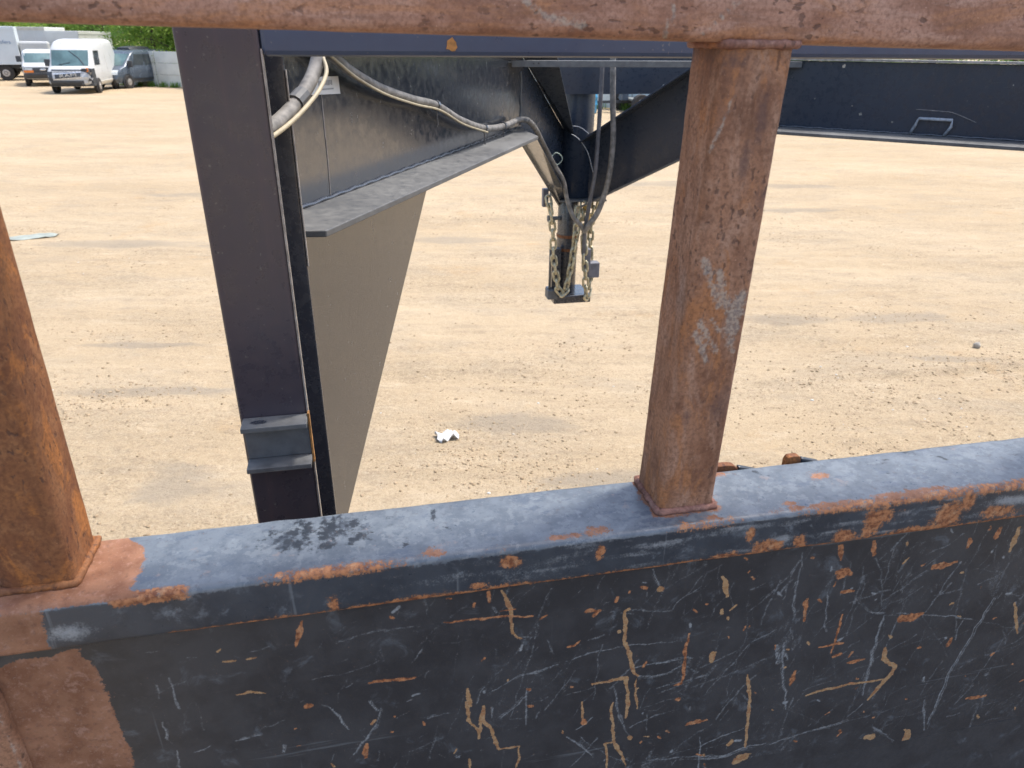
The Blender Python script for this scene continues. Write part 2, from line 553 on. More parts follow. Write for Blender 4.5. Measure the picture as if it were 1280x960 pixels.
struct(npmesh('ground', V, Q, SAND, attrs={'damp': dmp.ravel()}))

# loose clods and pebbles (uncountable): one object
def stones(n, seed, name, mat, smin, smax, sampler):
    r = np.random.default_rng(seed)
    P = sampler(r, n)
    n = len(P)
    t = (1 + 5 ** .5) / 2
    ico = np.array([(-1, t, 0), (1, t, 0), (-1, -t, 0), (1, -t, 0), (0, -1, t), (0, 1, t), (0, -1, -t), (0, 1, -t), (t, 0, -1), (t, 0, 1), (-t, 0, -1), (-t, 0, 1)]) / 1.9
    F = np.array([(0, 11, 5), (0, 5, 1), (0, 1, 7), (0, 7, 10), (0, 10, 11), (1, 5, 9), (5, 11, 4), (11, 10, 2), (10, 7, 6), (7, 1, 8), (3, 9, 4), (3, 4, 2), (3, 2, 6), (3, 6, 8), (3, 8, 9), (4, 9, 5), (2, 4, 11), (6, 2, 10), (8, 6, 7), (9, 8, 1)])
    s = smin * (smax / smin) ** (r.random(n) ** 2.4)
    v = ico[None] * (1 + .35 * (r.random((n, 12, 1)) - .5)) * s[:, None, None] * np.stack([r.uniform(.7, 1.5, n), r.uniform(.7, 1.3, n), r.uniform(.35, .75, n)], 1)[:, None]
    a = r.uniform(0, 6.28, n); ca, sa = np.cos(a)[:, None], np.sin(a)[:, None]
    v = np.stack([v[..., 0] * ca - v[..., 1] * sa, v[..., 0] * sa + v[..., 1] * ca, v[..., 2]], -1)
    z = ground_height(P[:, 0], P[:, 1]) + s * .12
    v += np.stack([P[:, 0], P[:, 1], z], 1)[:, None]
    tint = np.repeat(r.random(n), 12)
    return npmesh(name, v.reshape(-1, 3), (F[None] + 12 * np.arange(n)[:, None, None]).reshape(-1, 3), mat, attrs={'tint': tint}, smooth=False)


CLUS = [(0.07, 5.42, 0.5, 0.35, 0.8), (-0.1, 4.09, 0.55, 0.3, 1.2), (-0.46, 4.58, 0.3, 0.2, 0.8), (-2.96, 6.35, 1.2, 0.25, 0.9), (-2.95, 5.06, 0.9, 0.3, 0.7), (3.76, 6.96, 0.9, 0.35, 0.9), (3.85, 5.93, 0.8, 0.22, 1.0), (2.15, 4.75, 0.5, 0.3, 0.5), (0.5, 4.99, 0.5, 0.25, 0.6), (-2.09, 6.81, 0.5, 0.2, 0.5)]


def samp(r, n):
    y = 3.2 + 9.5 * r.random(n * 6) ** 1.7
    x = (r.random(n * 6) * 2 - 1) * (.85 * y + .8)
    d = sstep(.0, .5, fbm(x * .45 + 3, y * .8, 21, 3)) * sstep(-.25, .35, fbm(x * 2.1, y * 2.6, 25, 2)) * 1.2 + .05 + .6 * np.exp(-((y - 5.55 - .17 * (x - 3.2)) / .14) ** 2) * (x > .8)
    for cx, cy, rx, ry, a in CLUS:
        d = d + a * np.exp(-((x - cx) / rx) ** 2 - ((y - cy) / ry) ** 2)
    k = r.random(n * 6) < d * .7
    return np.stack([x[k], y[k]], 1)[:n]


T = NT('clod_dirt')
tn = T.attr('tint')
cc = T.mix(T.ramp(tn, 0, 1, smooth=False), (.30, .225, .14), (.45, .345, .225))
cc = T.mix(T.ramp(tn, .985, .99), cc, (.62, .60, .55))
CLOD = T.out(cc, .95, T.bump(T.noise(120, 4), .5, .003), 0, spec=.15)
tag(stones(24000, 5, 'loose_clods', CLOD, .0020, .013, samp), 'loose dirt clods and pebbles strewn over the tan ground', None, kind='stuff')

# litter
def crumple(name, mat, loc, sx, sy, h, seed, n=9):
    r = np.random.default_rng(seed)
    u = np.linspace(-1, 1, n)
    A, B = np.meshgrid(u, u)
    z = h * np.abs(fbm(A * 1.7 + seed, B * 1.7, seed, 3)) * 2.2 + .006
    A2 = A * sx * (1 + .22 * vnoise(B * 2, A * 0 + 1, seed)); B2 = B * sy * (1 + .25 * vnoise(A * 2, B * 0 + 2, seed + 1))
    ca, sa = math.cos(.5), math.sin(.5)
    V = np.stack([(A2 * ca - B2 * sa).ravel(), (A2 * sa + B2 * ca).ravel(), z.ravel()], 1)
    J = np.arange(n * n).reshape(n, n)
    Q = np.stack([J[:-1, :-1].ravel(), J[:-1, 1:].ravel(), J[1:, 1:].ravel(), J[1:, :-1].ravel()], 1)
    o = npmesh(name, V, Q, mat, smooth=False)
    md = o.modifiers.new('t', 'SOLIDIFY'); md.thickness = .003
    o.location = (loc[0], loc[1], float(ground_height(np.array([loc[0]]), np.array([loc[1]]))[0]))
    return o


PAPER = simple('white_paper', (.54, .54, .53), .7, 0, .06, 30)
BLUEPL = simple('pale_blue_film', (.30, .33, .29), .6, 0, .15, 8)
tag(crumple('crumpled_paper', PAPER, (-.455, 4.382), .075, .055, .034, 3), 'crumpled white scrap of paper lying on the bare tan ground', 'litter')
tag(crumple('plastic_film', BLUEPL, (-6.75, 9.86), .34, .12, .02, 8, 12), 'pale blue scrap of plastic film flat on the ground', 'litter')


def rock(name, loc, s, mat, seed, label):
    bm = bmesh.new()
    bmesh.ops.create_icosphere(bm, subdivisions=2, radius=1)
    r = random.Random(seed)
    for v in bm.verts:
        k = 1 + .3 * float(vnoise(np.array([v.co.x * 1.5 + seed]), np.array([v.co.y * 1.5 + v.co.z]), seed)[0])
        v.co = Vector((v.co.x * s[0] * k, v.co.y * s[1] * k, v.co.z * s[2] * k))
    me = bpy.data.meshes.new(name); bm.to_mesh(me); bm.free(); me.materials.append(mat)
    o = bpy.data.objects.new(name, me); COL.objects.link(o)
    o.location = (loc[0], loc[1], float(ground_height(np.array([loc[0]]), np.array([loc[1]]))[0]) + s[2] * .6)
    return tag(o, label, 'rock')


STONE = simple('grey_stone', (.38, .35, .30), .85, 0, .2, 40, .3)
rock('grey_rock', (4.274, 6.16), (.032, .028, .034), STONE, 2, 'single pale grey rock on open tan ground, the largest one')

# ------------------------------------------------------------------ front rack on the deck
TR = rad(12)                      # trailer heading: local x across, local y forward
cT, sT = math.cos(TR), math.sin(TR)


def world(u, v, z):
    return Vector((u * cT - v * sT, u * sT + v * cT, z))


RO = (.95, .69, 1.0)
rack = thing('headache_rack', 'rusty tube rack with a scratched black plate below its dented rail', 'rack', world(*RO), TR)
PU = [(-.389, -.318), (.322, .393), (.958, 1.029), (1.594, 1.665), (2.23, 2.301)]
U0, U1 = -.47, 2.36


def ring(lo, hi, r, step):
    (a0, b0), (a1, b1) = lo, hi
    pts = []
    def line(p, q):
        n = max(1, int(math.hypot(q[0] - p[0], q[1] - p[1]) / step))
        return [(p[0] + (q[0] - p[0]) * i / n, p[1] + (q[1] - p[1]) * i / n) for i in range(n)]
    def arc(cx, cy, t0):
        return [(cx + r * math.cos(t0 + i * math.pi / 8), cy + r * math.sin(t0 + i * math.pi / 8)) for i in range(4)]
    pts += line((a0 + r, b0), (a1 - r, b0)) + arc(a1 - r, b0 + r, -math.pi / 2)
    pts += line((a1, b0 + r), (a1, b1 - r)) + arc(a1 - r, b1 - r, 0)
    pts += line((a1 - r, b1), (a0 + r, b1)) + arc(a0 + r, b1 - r, math.pi / 2)
    pts += line((a0, b1 - r), (a0, b0 + r)) + arc(a0 + r, b0 + r, math.pi)
    return np.array(pts)


def tube_grid(name, axis, s0, s1, lo, hi, r, step, mat, parent, off, maskfn, wob=.0006, label=None, slope=0.0):
    R_ = ring(lo, hi, r, step)
    n = max(2, int((s1 - s0) / step)) + 1
    S = np.linspace(s0, s1, n)
    cen = R_.mean(0)
    P_ = np.concatenate([cen[None] + (R_ - cen) * .001 + 0 * R_, np.repeat(R_[None], n, 0).reshape(-1, 2), cen[None] + (R_ - cen) * .001])
    SS = np.concatenate([np.full(len(R_), s0), np.repeat(S, len(R_)), np.full(len(R_), s1)])
    if axis == 'u':
        X, Y, Z_ = SS, P_[:, 0], P_[:, 1]
    else:
        X, Y, Z_ = P_[:, 0], P_[:, 1], SS
    at = maskfn(X, Y, Z_)
    dd = wob * fbm(SS * 25 + 3, (P_[:, 0] + P_[:, 1]) * 25, 5, 3)
    k = 1 + dd[:, None] / .04
    P2 = cen + (P_ - cen) * k
    if axis == 'u':
        Vv = np.stack([SS, P2[:, 0], P2[:, 1] + slope * (SS - .3)], 1)
    else:
        Vv = np.stack([P2[:, 0] + slope * np.maximum(SS - 1.99, 0), P2[:, 1], SS], 1)
    m = len(R_)
    J = np.arange((n + 2) * m).reshape(n + 2, m)
    Jn = np.roll(J, -1, 1)
    Q_ = np.stack([J[:-1].ravel(), Jn[:-1].ravel(), Jn[1:].ravel(), J[1:].ravel()], 1)
    if axis == 'u':
        pass
    o = npmesh(name, Vv - np.array(off), Q_, mat, parent, at)
    bm = bmesh.new(); bm.from_mesh(o.data); bmesh.ops.recalc_face_normals(bm, faces=bm.faces); bm.to_mesh(o.data); bm.free()
    if label: o['label'] = label
    return o


def box_d(u, v, u0, u1, v0, v1):
    return np.hypot(np.maximum(np.maximum(u0 - u, u - u1), 0), np.maximum(np.maximum(v0 - v, v - v1), 0))


def blob(u, v, cu, cv, ru, rv, seed=1):
    d = np.hypot((u - cu) / ru, (v - cv) / rv) + .45 * fbm(u * 70, v * 70 + seed, seed, 3)
    return np.clip(1.35 - d, 0, 1)


def rail_masks(u, v, z):
    top = sstep(1.984, 1.989, z)
    front = sstep(.640, .634, v)
    nz = fbm(u * 55, (v + z) * 75, 3, 3)
    nb = fbm(u * 22, (v + z) * 30, 9, 3)
    # dark flakes of newer paint on the top face
    reg = np.clip(1.1 - np.hypot((u + .075) / .085, (v - .70) / .045), 0, 1)
    flake = top * sstep(.0, .55, reg) * .60
    flake = np.maximum(flake, top * sstep(.30, .55, fbm(u * 50 + 9, v * 70, 27, 3)) * sstep(.0, .3, fbm(u * 6, v * 9, 29, 2)) * .55)
    # brown rust at the left end and round every post foot
    bound = -.272 + .022 * nb + .25 * (.70 - v) * top
    brown = top * sstep(bound + .004, bound - .006, u)
    brown = np.maximum(brown, (1 - top) * sstep(-.338 + .02 * nb + .004, -.338 + .02 * nb - .008, u))
    for a, b in PU:
        d = box_d(u, v, a, b, .662, .735)
        brown = np.maximum(brown, top * np.clip(1.25 - d / (.011 + .006 * nz), 0, 1))
    for cu, cv, ru, rv in ((.24, .645, .02, .010), (.385, .642, .014, .008), (.20, .641, .03, .006), (.05, .642, .018, .009), (.53, .640, .075, .007), (.64, .642, .05, .01), (.56, .70, .018, .012), (.43, .73, .02, .007), (.68, .645, .04, .006), (.49, .65, .012, .006)):
        brown = np.maximum(brown, top * .8 * blob(u, v, cu, cv, ru, rv, 4))
    # orange rust along both long edges and in run-downs on the face
    fr2 = sstep(.655, .642, v)
    ebot = fr2 * np.clip(1.5 - (z - 1.9325) / (.0055 + .005 * np.clip(nb + .25, 0, 1)), 0, 1) * sstep(-.24, -.225, u) * np.clip(.62 + .9 * fbm(u * 9, z * 0, 41, 3), 0.1, 1)
    ebot = np.maximum(ebot, fr2 * np.clip(1.4 - (z - 1.9325) / .0048, 0, 1) * sstep(-.24, -.225, u) * .9)
    etop = sstep(1.976, 1.985, z) * sstep(.648, .637, v) * np.clip(.08 + 1.2 * fbm(u * 11 + 4, z * 0 + 1, 43, 3), 0, 1) * sstep(-.29, -.275, u)
    etop = np.maximum(etop, sstep(1.974, 1.982, z) * sstep(.645, .636, v) * sstep(-.284, -.276, u) * sstep(-.195, -.215, u) * .95)
    etop = np.maximum(etop, sstep(1.976, 1.984, z) * sstep(.65, .638, v) * sstep(.45, .55, u) * .7)
    rust = np.maximum(ebot, etop)
    for cu, cz, ru, rz in ((-.062, 1.944, .006, .013), (.025, 1.936, .02, .007), (.24, 1.968, .006, .012), (.135, 1.97, .012, .01), (.598, 1.958, .015, .026), (.612, 1.97, .022, .012), (.708, 1.955, .024, .024), (.735, 1.97, .014, .014), (.50, 1.945, .012, .012), (.455, 1.944, .028, .010), (.40, 1.938, .02, .006), (.098, 1.943, .01, .006), (.56, 1.944, .02, .010), (.66, 1.938, .04, .007), (.79, 1.95, .03, .012), (.43, 1.965, .006, .012)):
        rust = np.maximum(rust, front * blob(u, z, cu, cz, ru, rz, 6))
    pale = front * np.clip(.9 * fbm(u * 16 + z * 30, z * 170, 47, 4) + .22, 0, 1) * sstep(.0, .5, u + .2)
    pale = np.maximum(pale, front * .9 * np.maximum(blob(u, z, .475, 1.951, .02, .008, 8), blob(u, z, .80, 1.965, .04, .01, 9)))
    pale = np.maximum(pale, front * .8 * blob(u, z, -.325, 1.955, .03, .012, 12))
    tan = front * .9 * blob(u, z, .70, 1.938, .03, .006, 15)
    skylit_chalk = sstep(1.981, 1.988, z) * (1 - .75 * np.clip(flake, 0, 1)) + front * .28 * sstep(-.1, .4, fbm(u * 10, z * 60, 55, 3))  # top face brightened as if lit by sky, plus worn patches on the front
    return dict(flake=flake, brown=brown, rust=rust, pale=pale, tan=tan, skylit_chalk=skylit_chalk)


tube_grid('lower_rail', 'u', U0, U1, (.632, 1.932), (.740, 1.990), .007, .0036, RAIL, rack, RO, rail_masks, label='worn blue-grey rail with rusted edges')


def post_masks(k):
    def f(u, v, z):
        pale = np.zeros_like(u); dark = np.zeros_like(u)
        fr = sstep(.672, .664, v)
        if k == 1:
            for pts, wd in (([(.334, 2.222), (.345, 2.205), (.352, 2.186)], .004), ([(.339, 2.232), (.352, 2.212), (.362, 2.197)], .004), ([(.336, 2.298), (.346, 2.272), (.356, 2.250)], .004),
                            ([(.352, 2.235), (.362, 2.222)], .003), ([(.352, 2.285), (.360, 2.262), (.372, 2.240), (.380, 2.222)], .007), ([(.383, 2.262), (.372, 2.232), (.378, 2.206)], .007), ([(.366, 2.252), (.383, 2.240)], .006),
                            ([(.374, 2.212), (.382, 2.195)], .004), ([(.322, 2.405), (.338, 2.455)], .0016), ([(.330, 2.30), (.336, 2.287)], .003)):
                pale = np.maximum(pale, fr * np.clip(1.15 - seg_dist(u, z, pts) / (wd * 1.5), 0, 1))
            for cu, cz, ru, rz in ((.338, 2.118, .006, .012), (.377, 2.13, .018, .028), (.385, 2.36, .01, .02), (.336, 2.485, .03, .012), (.37, 2.44, .008, .03), (.36, 2.395, .006, .03)):
                dark = np.maximum(dark, .8 * fr * blob(u, z, cu, cz, ru, rz, 5))
        dark = np.maximum(dark, .85 * sstep(2.46, 2.50, z) * (1 - fr))  # side and back faces darker towards the top
        return dict(pale=pale, dark=dark)
    return f


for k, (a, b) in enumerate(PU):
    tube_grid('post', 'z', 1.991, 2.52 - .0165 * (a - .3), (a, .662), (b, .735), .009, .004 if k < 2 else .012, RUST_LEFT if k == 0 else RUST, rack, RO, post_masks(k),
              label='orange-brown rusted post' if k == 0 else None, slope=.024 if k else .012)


def top_masks(u, v, z):
    pale = np.zeros_like(u)
    fr = sstep(.672, .664, v)
    for pts, wd in (([(.31, 2.508), (.345, 2.54)], .002), ([(.145, 2.53), (.165, 2.517), (.20, 2.512)], .004), ([(.275, 2.505), (.28, 2.53)], .003)):
        pale = np.maximum(pale, fr * np.clip(1.1 - seg_dist(u, z, pts) / (wd * 1.4), 0, 1))
    dark = .42 * sstep(2.512, 2.505, z)  # lower edge and underside darker
    return dict(pale=pale, dark=dark)


tube_grid('top_rail', 'u', U0, U1, (.657, 2.502), (.738, 2.578), .010, .005, RUST_TOP, rack, RO, top_masks, label='pinkish rusted top tube', slope=-.0165)


def weld(path_fn, n, r, seed):
    m = MB()
    pts, rs = [], []
    rr = random.Random(seed)
    for i in range(n):
        p = path_fn(i / n)
        pts.append(p); rs.append(r * (1 + .10 * math.sin(i * .8) + rr.uniform(-.10, .10)))
    m.tube(pts, rs, 8, closed=True)
    return m


def rect_path(a, b, c, d, z, e):
    P_ = [(a - e, c - e), (b + e, c - e), (b + e, d + e), (a - e, d + e)]
    L = [math.dist(P_[i], P_[(i + 1) % 4]) for i in range(4)]
    def f(t):
        s = t * sum(L)
        for i in range(4):
            if s <= L[i] or i == 3:
                q = s / L[i]; A, B = P_[i], P_[(i + 1) % 4]
                return (A[0] + (B[0] - A[0]) * q, A[1] + (B[1] - A[1]) * q, z)
            s -= L[i]
    return f


for k, (a, b) in enumerate(PU):
    for z in (1.9925, 2.5005 - .0165 * (a - .3)):
        weld(rect_path(a + (.024 if k else .012) * (z - 1.99), b + (.024 if k else .012) * (z - 1.99), .662, .735, z, .001), 90 if k < 2 else 40, .0044 if z < 2 else .0042, k).build('weld_bead', RUST_LEFT if k == 0 else RUST_WELD, rack, RO, smooth=True)
# gusset-like weld fillet beside the left post
m = MB(); m.slab([(-.317, .664, 1.9905), (-.317, .733, 1.9905), (-.272, .733, 1.9905), (-.285, .664, 1.9905)], (0, 0, 1), .0012)

# black plate under the rail
STROKES = """o 5.0 -100,1919 -110,1884
p 1.3 -67,1883 -13,1891 59,1889
o 2.1 59,1889 113,1886 165,1880
o 1.9 125,1893 141,1894
o 2.2 173,1873 180,1875
t 4.0 125,1925 136,1894 140,1856 151,1847
p 3.3 151,1847 171,1848
o 3.4 110,1926 111,1909
p 3.2 113,1907 121,1892
p 2.5 186,1916 170,1870 166,1827 152,1777 138,1708 165,1710
p 4.0 120,1712 144,1735 170,1761
p 2.5 92,1747 106,1783 126,1783
p 4.2 112,1763 155,1784 222,1795
o 5.9 -32,1813 -18,1813 3,1807 19,1808
o 9.6 -106,1790 -105,1790
p 2.7 -96,1792 -79,1775 -66,1745 -54,1727
p 5.6 -73,1673 -50,1713 -26,1747 -22,1766
p 3.8 -36,1784 -27,1763
o 6.8 -45,1710 -50,1685
p 2.0 28,1656 39,1691 45,1722
t 6.2 84,1777 87,1744
t 4.0 82,1754 84,1721 95,1700 95,1685
t 4.0 97,1697 101,1741
t 4.1 102,1741 103,1714 112,1698 116,1676 123,1657 136,1656 151,1656
t 2.1 151,1656 147,1614
p 1.7 115,1738 112,1710
p 1.2 158,1787 157,1678
p 2.5 18,1737 60,1741
p 8.8 64,1659 70,1656
t 2.4 81,1650 84,1631
p 1.9 14,1829 32,1858
o 5.1 232,1873 246,1874
o 2.9 209,1822 217,1823 224,1829
t 5.0 286,1870 279,1867 283,1838 287,1809 295,1784 302,1758 309,1750
p 2.6 288,1870 342,1853 353,1871 379,1889
t 4.9 247,1749 275,1751 291,1751 297,1721 298,1694 296,1675
t 2.5 306,1746 309,1713 311,1687
p 4.3 308,1749 331,1742 354,1747 372,1755 393,1738
o 3.7 372,1811 372,1776 373,1721
o 5.6 363,1721 373,1723
p 2.5 303,1688 341,1679 366,1694
o 7.6 370,1695 372,1694
t 4.2 277,1710 276,1695 281,1653 286,1629 295,1603 305,1579
t 2.9 284,1630 272,1632 277,1579
p 3.5 276,1742 284,1697 296,1654 307,1635
t 7.1 304,1635 306,1631
p 3.6 180,1787 241,1803 303,1806 368,1797
p 2.5 300,1766 358,1769 408,1763
t 8.1 412,1770 414,1753
p 2.2 216,1656 241,1627 270,1586
t 2.8 234,1718 236,1682
o 8.1 237,1684 239,1679
p 2.5 219,1659 254,1689
p 2.9 299,1653 341,1671 396,1676
o 7.8 390,1641 400,1641 419,1643
t 4.0 470,1717 483,1651 487,1603 492,1567
t 20.7 481,1542 491,1547
p 6.8 312,1579 380,1571 454,1557 498,1566 554,1566
p 2.3 340,1577 406,1589 480,1609 529,1645
p 1.9 446,1885 456,1780 442,1715 443,1683
p 1.6 410,1695 469,1781 511,1798
t 7.7 410,1898 418,1865
t 8.6 324,1893 325,1893
p 2.3 310,1925 322,1898
t 8.1 463,1582 467,1586
p 10.8 510,1765 515,1730
p 1.7 420,1541 410,1631
t 4.5 417,1842 417,1838
t 3.9 426,1829 427,1826
o 7.5 569,1920 572,1899
o 17.5 577,1874 587,1875
o 7.6 618,1921 622,1899
o 5.3 586,1844 604,1843
o 7.1 537,1840 537,1822 538,1800
o 8.7 721,1862 738,1863 757,1867
o 16.4 694,1772 708,1776 724,1781
o 7.0 793,1720 792,1707
o 6.5 626,1706 653,1708
o 6.8 543,1681 544,1706
o 2.9 597,1731 596,1802
o 3.3 575,1747 612,1747
t 3.9 573,1656 634,1661 696,1659
t 7.8 684,1724 687,1702 708,1682 708,1666 695,1648 683,1623
p 2.0 683,1623 654,1593
p 4.8 846,1791 828,1716 814,1644 808,1524
p 3.7 805,1525 785,1599
p 5.2 528,1564 613,1577 714,1590
p 2.9 652,1813 694,1843 727,1869
p 7.6 663,1787 664,1733 668,1632
p 4.5 516,1767 521,1722 544,1633
p 16.8 516,1747 520,1732
p 1.9 684,1788 785,1764 911,1715
p 3.7 613,1825 644,1795 685,1783
t 15.7 703,1535 709,1533
t 18.5 774,1532 775,1499
p 5.8 698,1562 753,1513
t 5.1 794,1503 787,1442
o 6.7 865,1581 899,1579
t 7.1 919,1436 945,1452
o 10.7 902,1425 906,1417
t 5.1 886,1771 912,1707
o 6.5 764,1904 769,1890
o 7.9 808,1911 808,1900
t 9.5 842,1910 840,1870
p 1.8 562,1891 575,1784 593,1752
p 3.2 514,1920 522,1799 521,1766
p 2.5 614,1883 609,1807 601,1770
p 2.5 652,1921 647,1819
p 3.0 898,1438 892,1563
p 2.6 908,1518 953,1519
p 3.1 984,1458 1013,1467
p 7.4 883,1629 887,1631
p 7.2 768,1640 770,1642
p 6.8 950,1567 953,1568
p 2.2 696,1833 689,1768 685,1718
p 2.6 -250,1884 -248,1861 -247,1838 -246,1816
p 2.4 -263,1846 -245,1855 -230,1859
p 1.6 -262,1858 -263,1837
p 2.2 -245,1788 -237,1819 -231,1821
p 3.2 -265,1800 -267,1771 -262,1761
p 2.2 -260,1751 -261,1723
p 2.5 -251,1747 -237,1744 -222,1751
p 3.8 -195,1753 -183,1754 -165,1756
p 2.0 -170,1765 -137,1773
t 2.4 -183,1825 -168,1825 -151,1821
t 2.1 -187,1878 -174,1877
t 1.9 -163,1877 -152,1877
p 2.5 -262,1906 -249,1905
p 1.9 -223,1892 -213,1890
p 3.1 -145,1710 -140,1732"""
pu = np.arange(-.46, 1.10, .0015); pz = np.arange(1.51, 1.9335, .0015)
PX, PZ = np.meshgrid(pu, pz)
at = {k: np.zeros(PX.shape) for k in ('rust', 'tan', 'pale', 'flake', 'brown')}
jx = .0028 * fbm(PX * 60, PZ * 60, 77, 2); jz = .0028 * fbm(PX * 60, PZ * 60, 87, 2)
KEY = {'o': 'rust', 't': 'tan', 'p': 'pale'}


def stroke(kind, wd, pts, gain=1.0):
    a = at[KEY[kind]]
    x0 = min(p[0] for p in pts) - .03; x1 = max(p[0] for p in pts) + .03
    z0 = min(p[1] for p in pts) - .03; z1 = max(p[1] for p in pts) + .03
    i0, i1 = np.searchsorted(pu, (x0, x1)); j0, j1 = np.searchsorted(pz, (z0, z1))
    if i1 <= i0 or j1 <= j0: return
    sl = (slice(j0, j1), slice(i0, i1))
    d = seg_dist(PX[sl] + jx[sl], PZ[sl] + jz[sl], pts)
    hw = wd * .5 * (1.0 + .55 * vnoise(PX[sl] * 140 + wd * 900, PZ[sl] * 140, 63))
    if len(pts) > 1 and kind != 'p':
        L = math.dist(pts[0], pts[-1]) + 1e-6
        e = np.minimum(np.hypot(PX[sl] - pts[0][0], PZ[sl] - pts[0][1]), np.hypot(PX[sl] - pts[-1][0], PZ[sl] - pts[-1][1]))
        hw = hw * (.45 + .55 * sstep(0, min(.02, L * .4), e))
    hw = np.maximum(hw, .0002)
    a[sl] = np.maximum(a[sl], gain * np.clip(1.0 - (d - hw * .7) / (.0014 + hw * .4), 0, 1))


srr = random.Random(31)


def scuff(wd, pts):
    """a pale scuff is a bundle of hairlines, not one ribbon"""
    L = [0]
    for a, b in zip(pts[:-1], pts[1:]): L.append(L[-1] + math.dist(a, b))
    T_ = L[-1] + 1e-9

    def at_(s):
        for i in range(len(pts) - 1):
            if s <= L[i + 1] or i == len(pts) - 2:
                t = (s - L[i]) / (L[i + 1] - L[i] + 1e-9); A, B = pts[i], pts[i + 1]
                dx, dy = B[0] - A[0], B[1] - A[1]; n = math.hypot(dx, dy) + 1e-9
                return A[0] + dx * t, A[1] + dy * t, -dy / n, dx / n
    for k in range(max(2, int(wd / .0009))):
        o = srr.uniform(-.55, .55) * wd; a = T_ * max(0, srr.uniform(-.15, .45)); b = T_ * min(1, srr.uniform(.55, 1.15))
        n = max(2, int((b - a) / .012))
        line = []
        for i in range(n + 1):
            x, y, nx_, ny_ = at_(a + (b - a) * i / n); oo = o + srr.gauss(0, .0004)
            line.append((x + nx_ * oo, y + ny_ * oo))
        stroke('p', srr.uniform(.0003, .0011), line, srr.uniform(.3, .8))


for ln in STROKES.split('\n'):
    q = ln.split()
    pts = [tuple(float(c) / 1000 for c in t.split(',')) for t in q[2:]]
    if q[0] == 'p':
        scuff(float(q[1]) / 1000, pts)
        continue
    stroke(q[0], float(q[1]) / 1000 * (.88 if q[0] != 'p' else .9), pts, 1.0 if q[0] != 'p' else .7)
rr = random.Random(12)
for i in range(620):                     # smaller scuffs, denser to the right as on the plate
    u = -.25 + 1.3 * rr.random() ** .62; z = rr.uniform(1.52, 1.93)
    L = rr.choice((.01, .02, .03, .06, .1)) * rr.uniform(.5, 1.3)
    an = rr.gauss(1.25, .45) if rr.random() < .65 else rr.gauss(.25, .3)
    pts = [(u, z)]
    for k in range(3):
        an += rr.gauss(0, .12)
        pts.append((pts[-1][0] + math.cos(an) * L / 3, pts[-1][1] + math.sin(an) * L / 3))
    stroke('p', rr.choice((.0003, .0004, .0006, .001, .0022)), pts, rr.uniform(.2, .55))
for i in range(150):
    u = -.2 + 1.25 * rr.random() ** .7; z = rr.uniform(1.52, 1.925)
    an = rr.uniform(0, 3.1); L = rr.uniform(.001, .009)
    stroke(rr.choice('ootp'), rr.uniform(.001, .004), [(u, z), (u + math.cos(an) * L, z + math.sin(an) * L)], .85)
nb = fbm(PX * 25, PZ * 25, 91, 4)
bnd = -.318 + (1.915 - PZ) * .05 + .011 * nb
at['brown'] = np.clip(.5 + (bnd - PX) / .008, 0, 1) * sstep(1.923, 1.915, PZ + .012 * nb)
at['rust'] = np.maximum(at['rust'], .9 * np.clip(1.2 - (1.9335 - PZ) / (.003 + .006 * np.clip(nb + .1, 0, 1)), 0, 1) * sstep(-.24, -.22, PX))
at['pale'] = np.maximum(at['pale'], .42 * sstep(.05, .6, fbm(PX * 18 + PZ * 9, PZ * 9 - PX * 4, 95, 4)) * sstep(-.35, .35, fbm(PX * 160 - PZ * 60, PZ * 30, 97, 3)) * sstep(-.25, .3, PX))
buck = .0018 * fbm(PX * 3, PZ * 3, 99, 2)
Vp = np.stack([PX.ravel(), (.640 + buck).ravel(), PZ.ravel()], 1)
J = np.arange(PX.size).reshape(PX.shape)
Qp = np.stack([J[:-1, :-1].ravel(), J[:-1, 1:].ravel(), J[1:, 1:].ravel(), J[1:, :-1].ravel()], 1)
# plain rest of the plate (below, beside and behind) welded into the same mesh
bx = MB()
bx.box((U0 + .01, .646, 1.0), (U1 - .01, .654, 1.936))
bx.box((1.10, .640, 1.004), (U1 - .02, .646, 1.934))
bx.box((U0 + .02, .640, 1.004), (1.10, .646, 1.510))
nv = len(Vp)
Vp = np.concatenate([Vp, np.array(bx.v)])
Qp = np.concatenate([Qp, np.array(bx.f) + nv])
at = {k: np.concatenate([a.ravel(), np.zeros(len(bx.v))]) for k, a in at.items()}
npmesh('plate', Vp - np.array(RO), Qp, PLATE, rack, at, smooth=True, ).data.polygons.foreach_set('use_smooth', np.zeros(len(Qp), dtype=bool))
rack.children[-1]['label'] = 'black steel plate covered in scratches and rust marks'
# rusty corner leg below the rail
def leg_masks(u, v, z):
    fr = sstep(.640, .628, v)
    pale = .75 * fr * np.maximum(np.clip(1.1 - seg_dist(u, z, [(-.412, 1.86), (-.413, 1.80), (-.414, 1.70)]) / .004, 0, 1), np.clip(1.1 - seg_dist(u, z, [(-.355, 1.84), (-.362, 1.825)]) / .004, 0, 1))
    return dict(pale=pale, dark=np.zeros_like(u))
tube_grid('leg', 'z', 1.0, 1.930, (-.50, .630), (-.408, .700), .008, .005, RUST, rack, RO, leg_masks, label='bare rusty lower corner leg')
m = MB(); m.box((2.2, .66, 1.0), (2.3, .73, 1.93)); m.build('leg', RUST, rack, RO, bevel=.006)
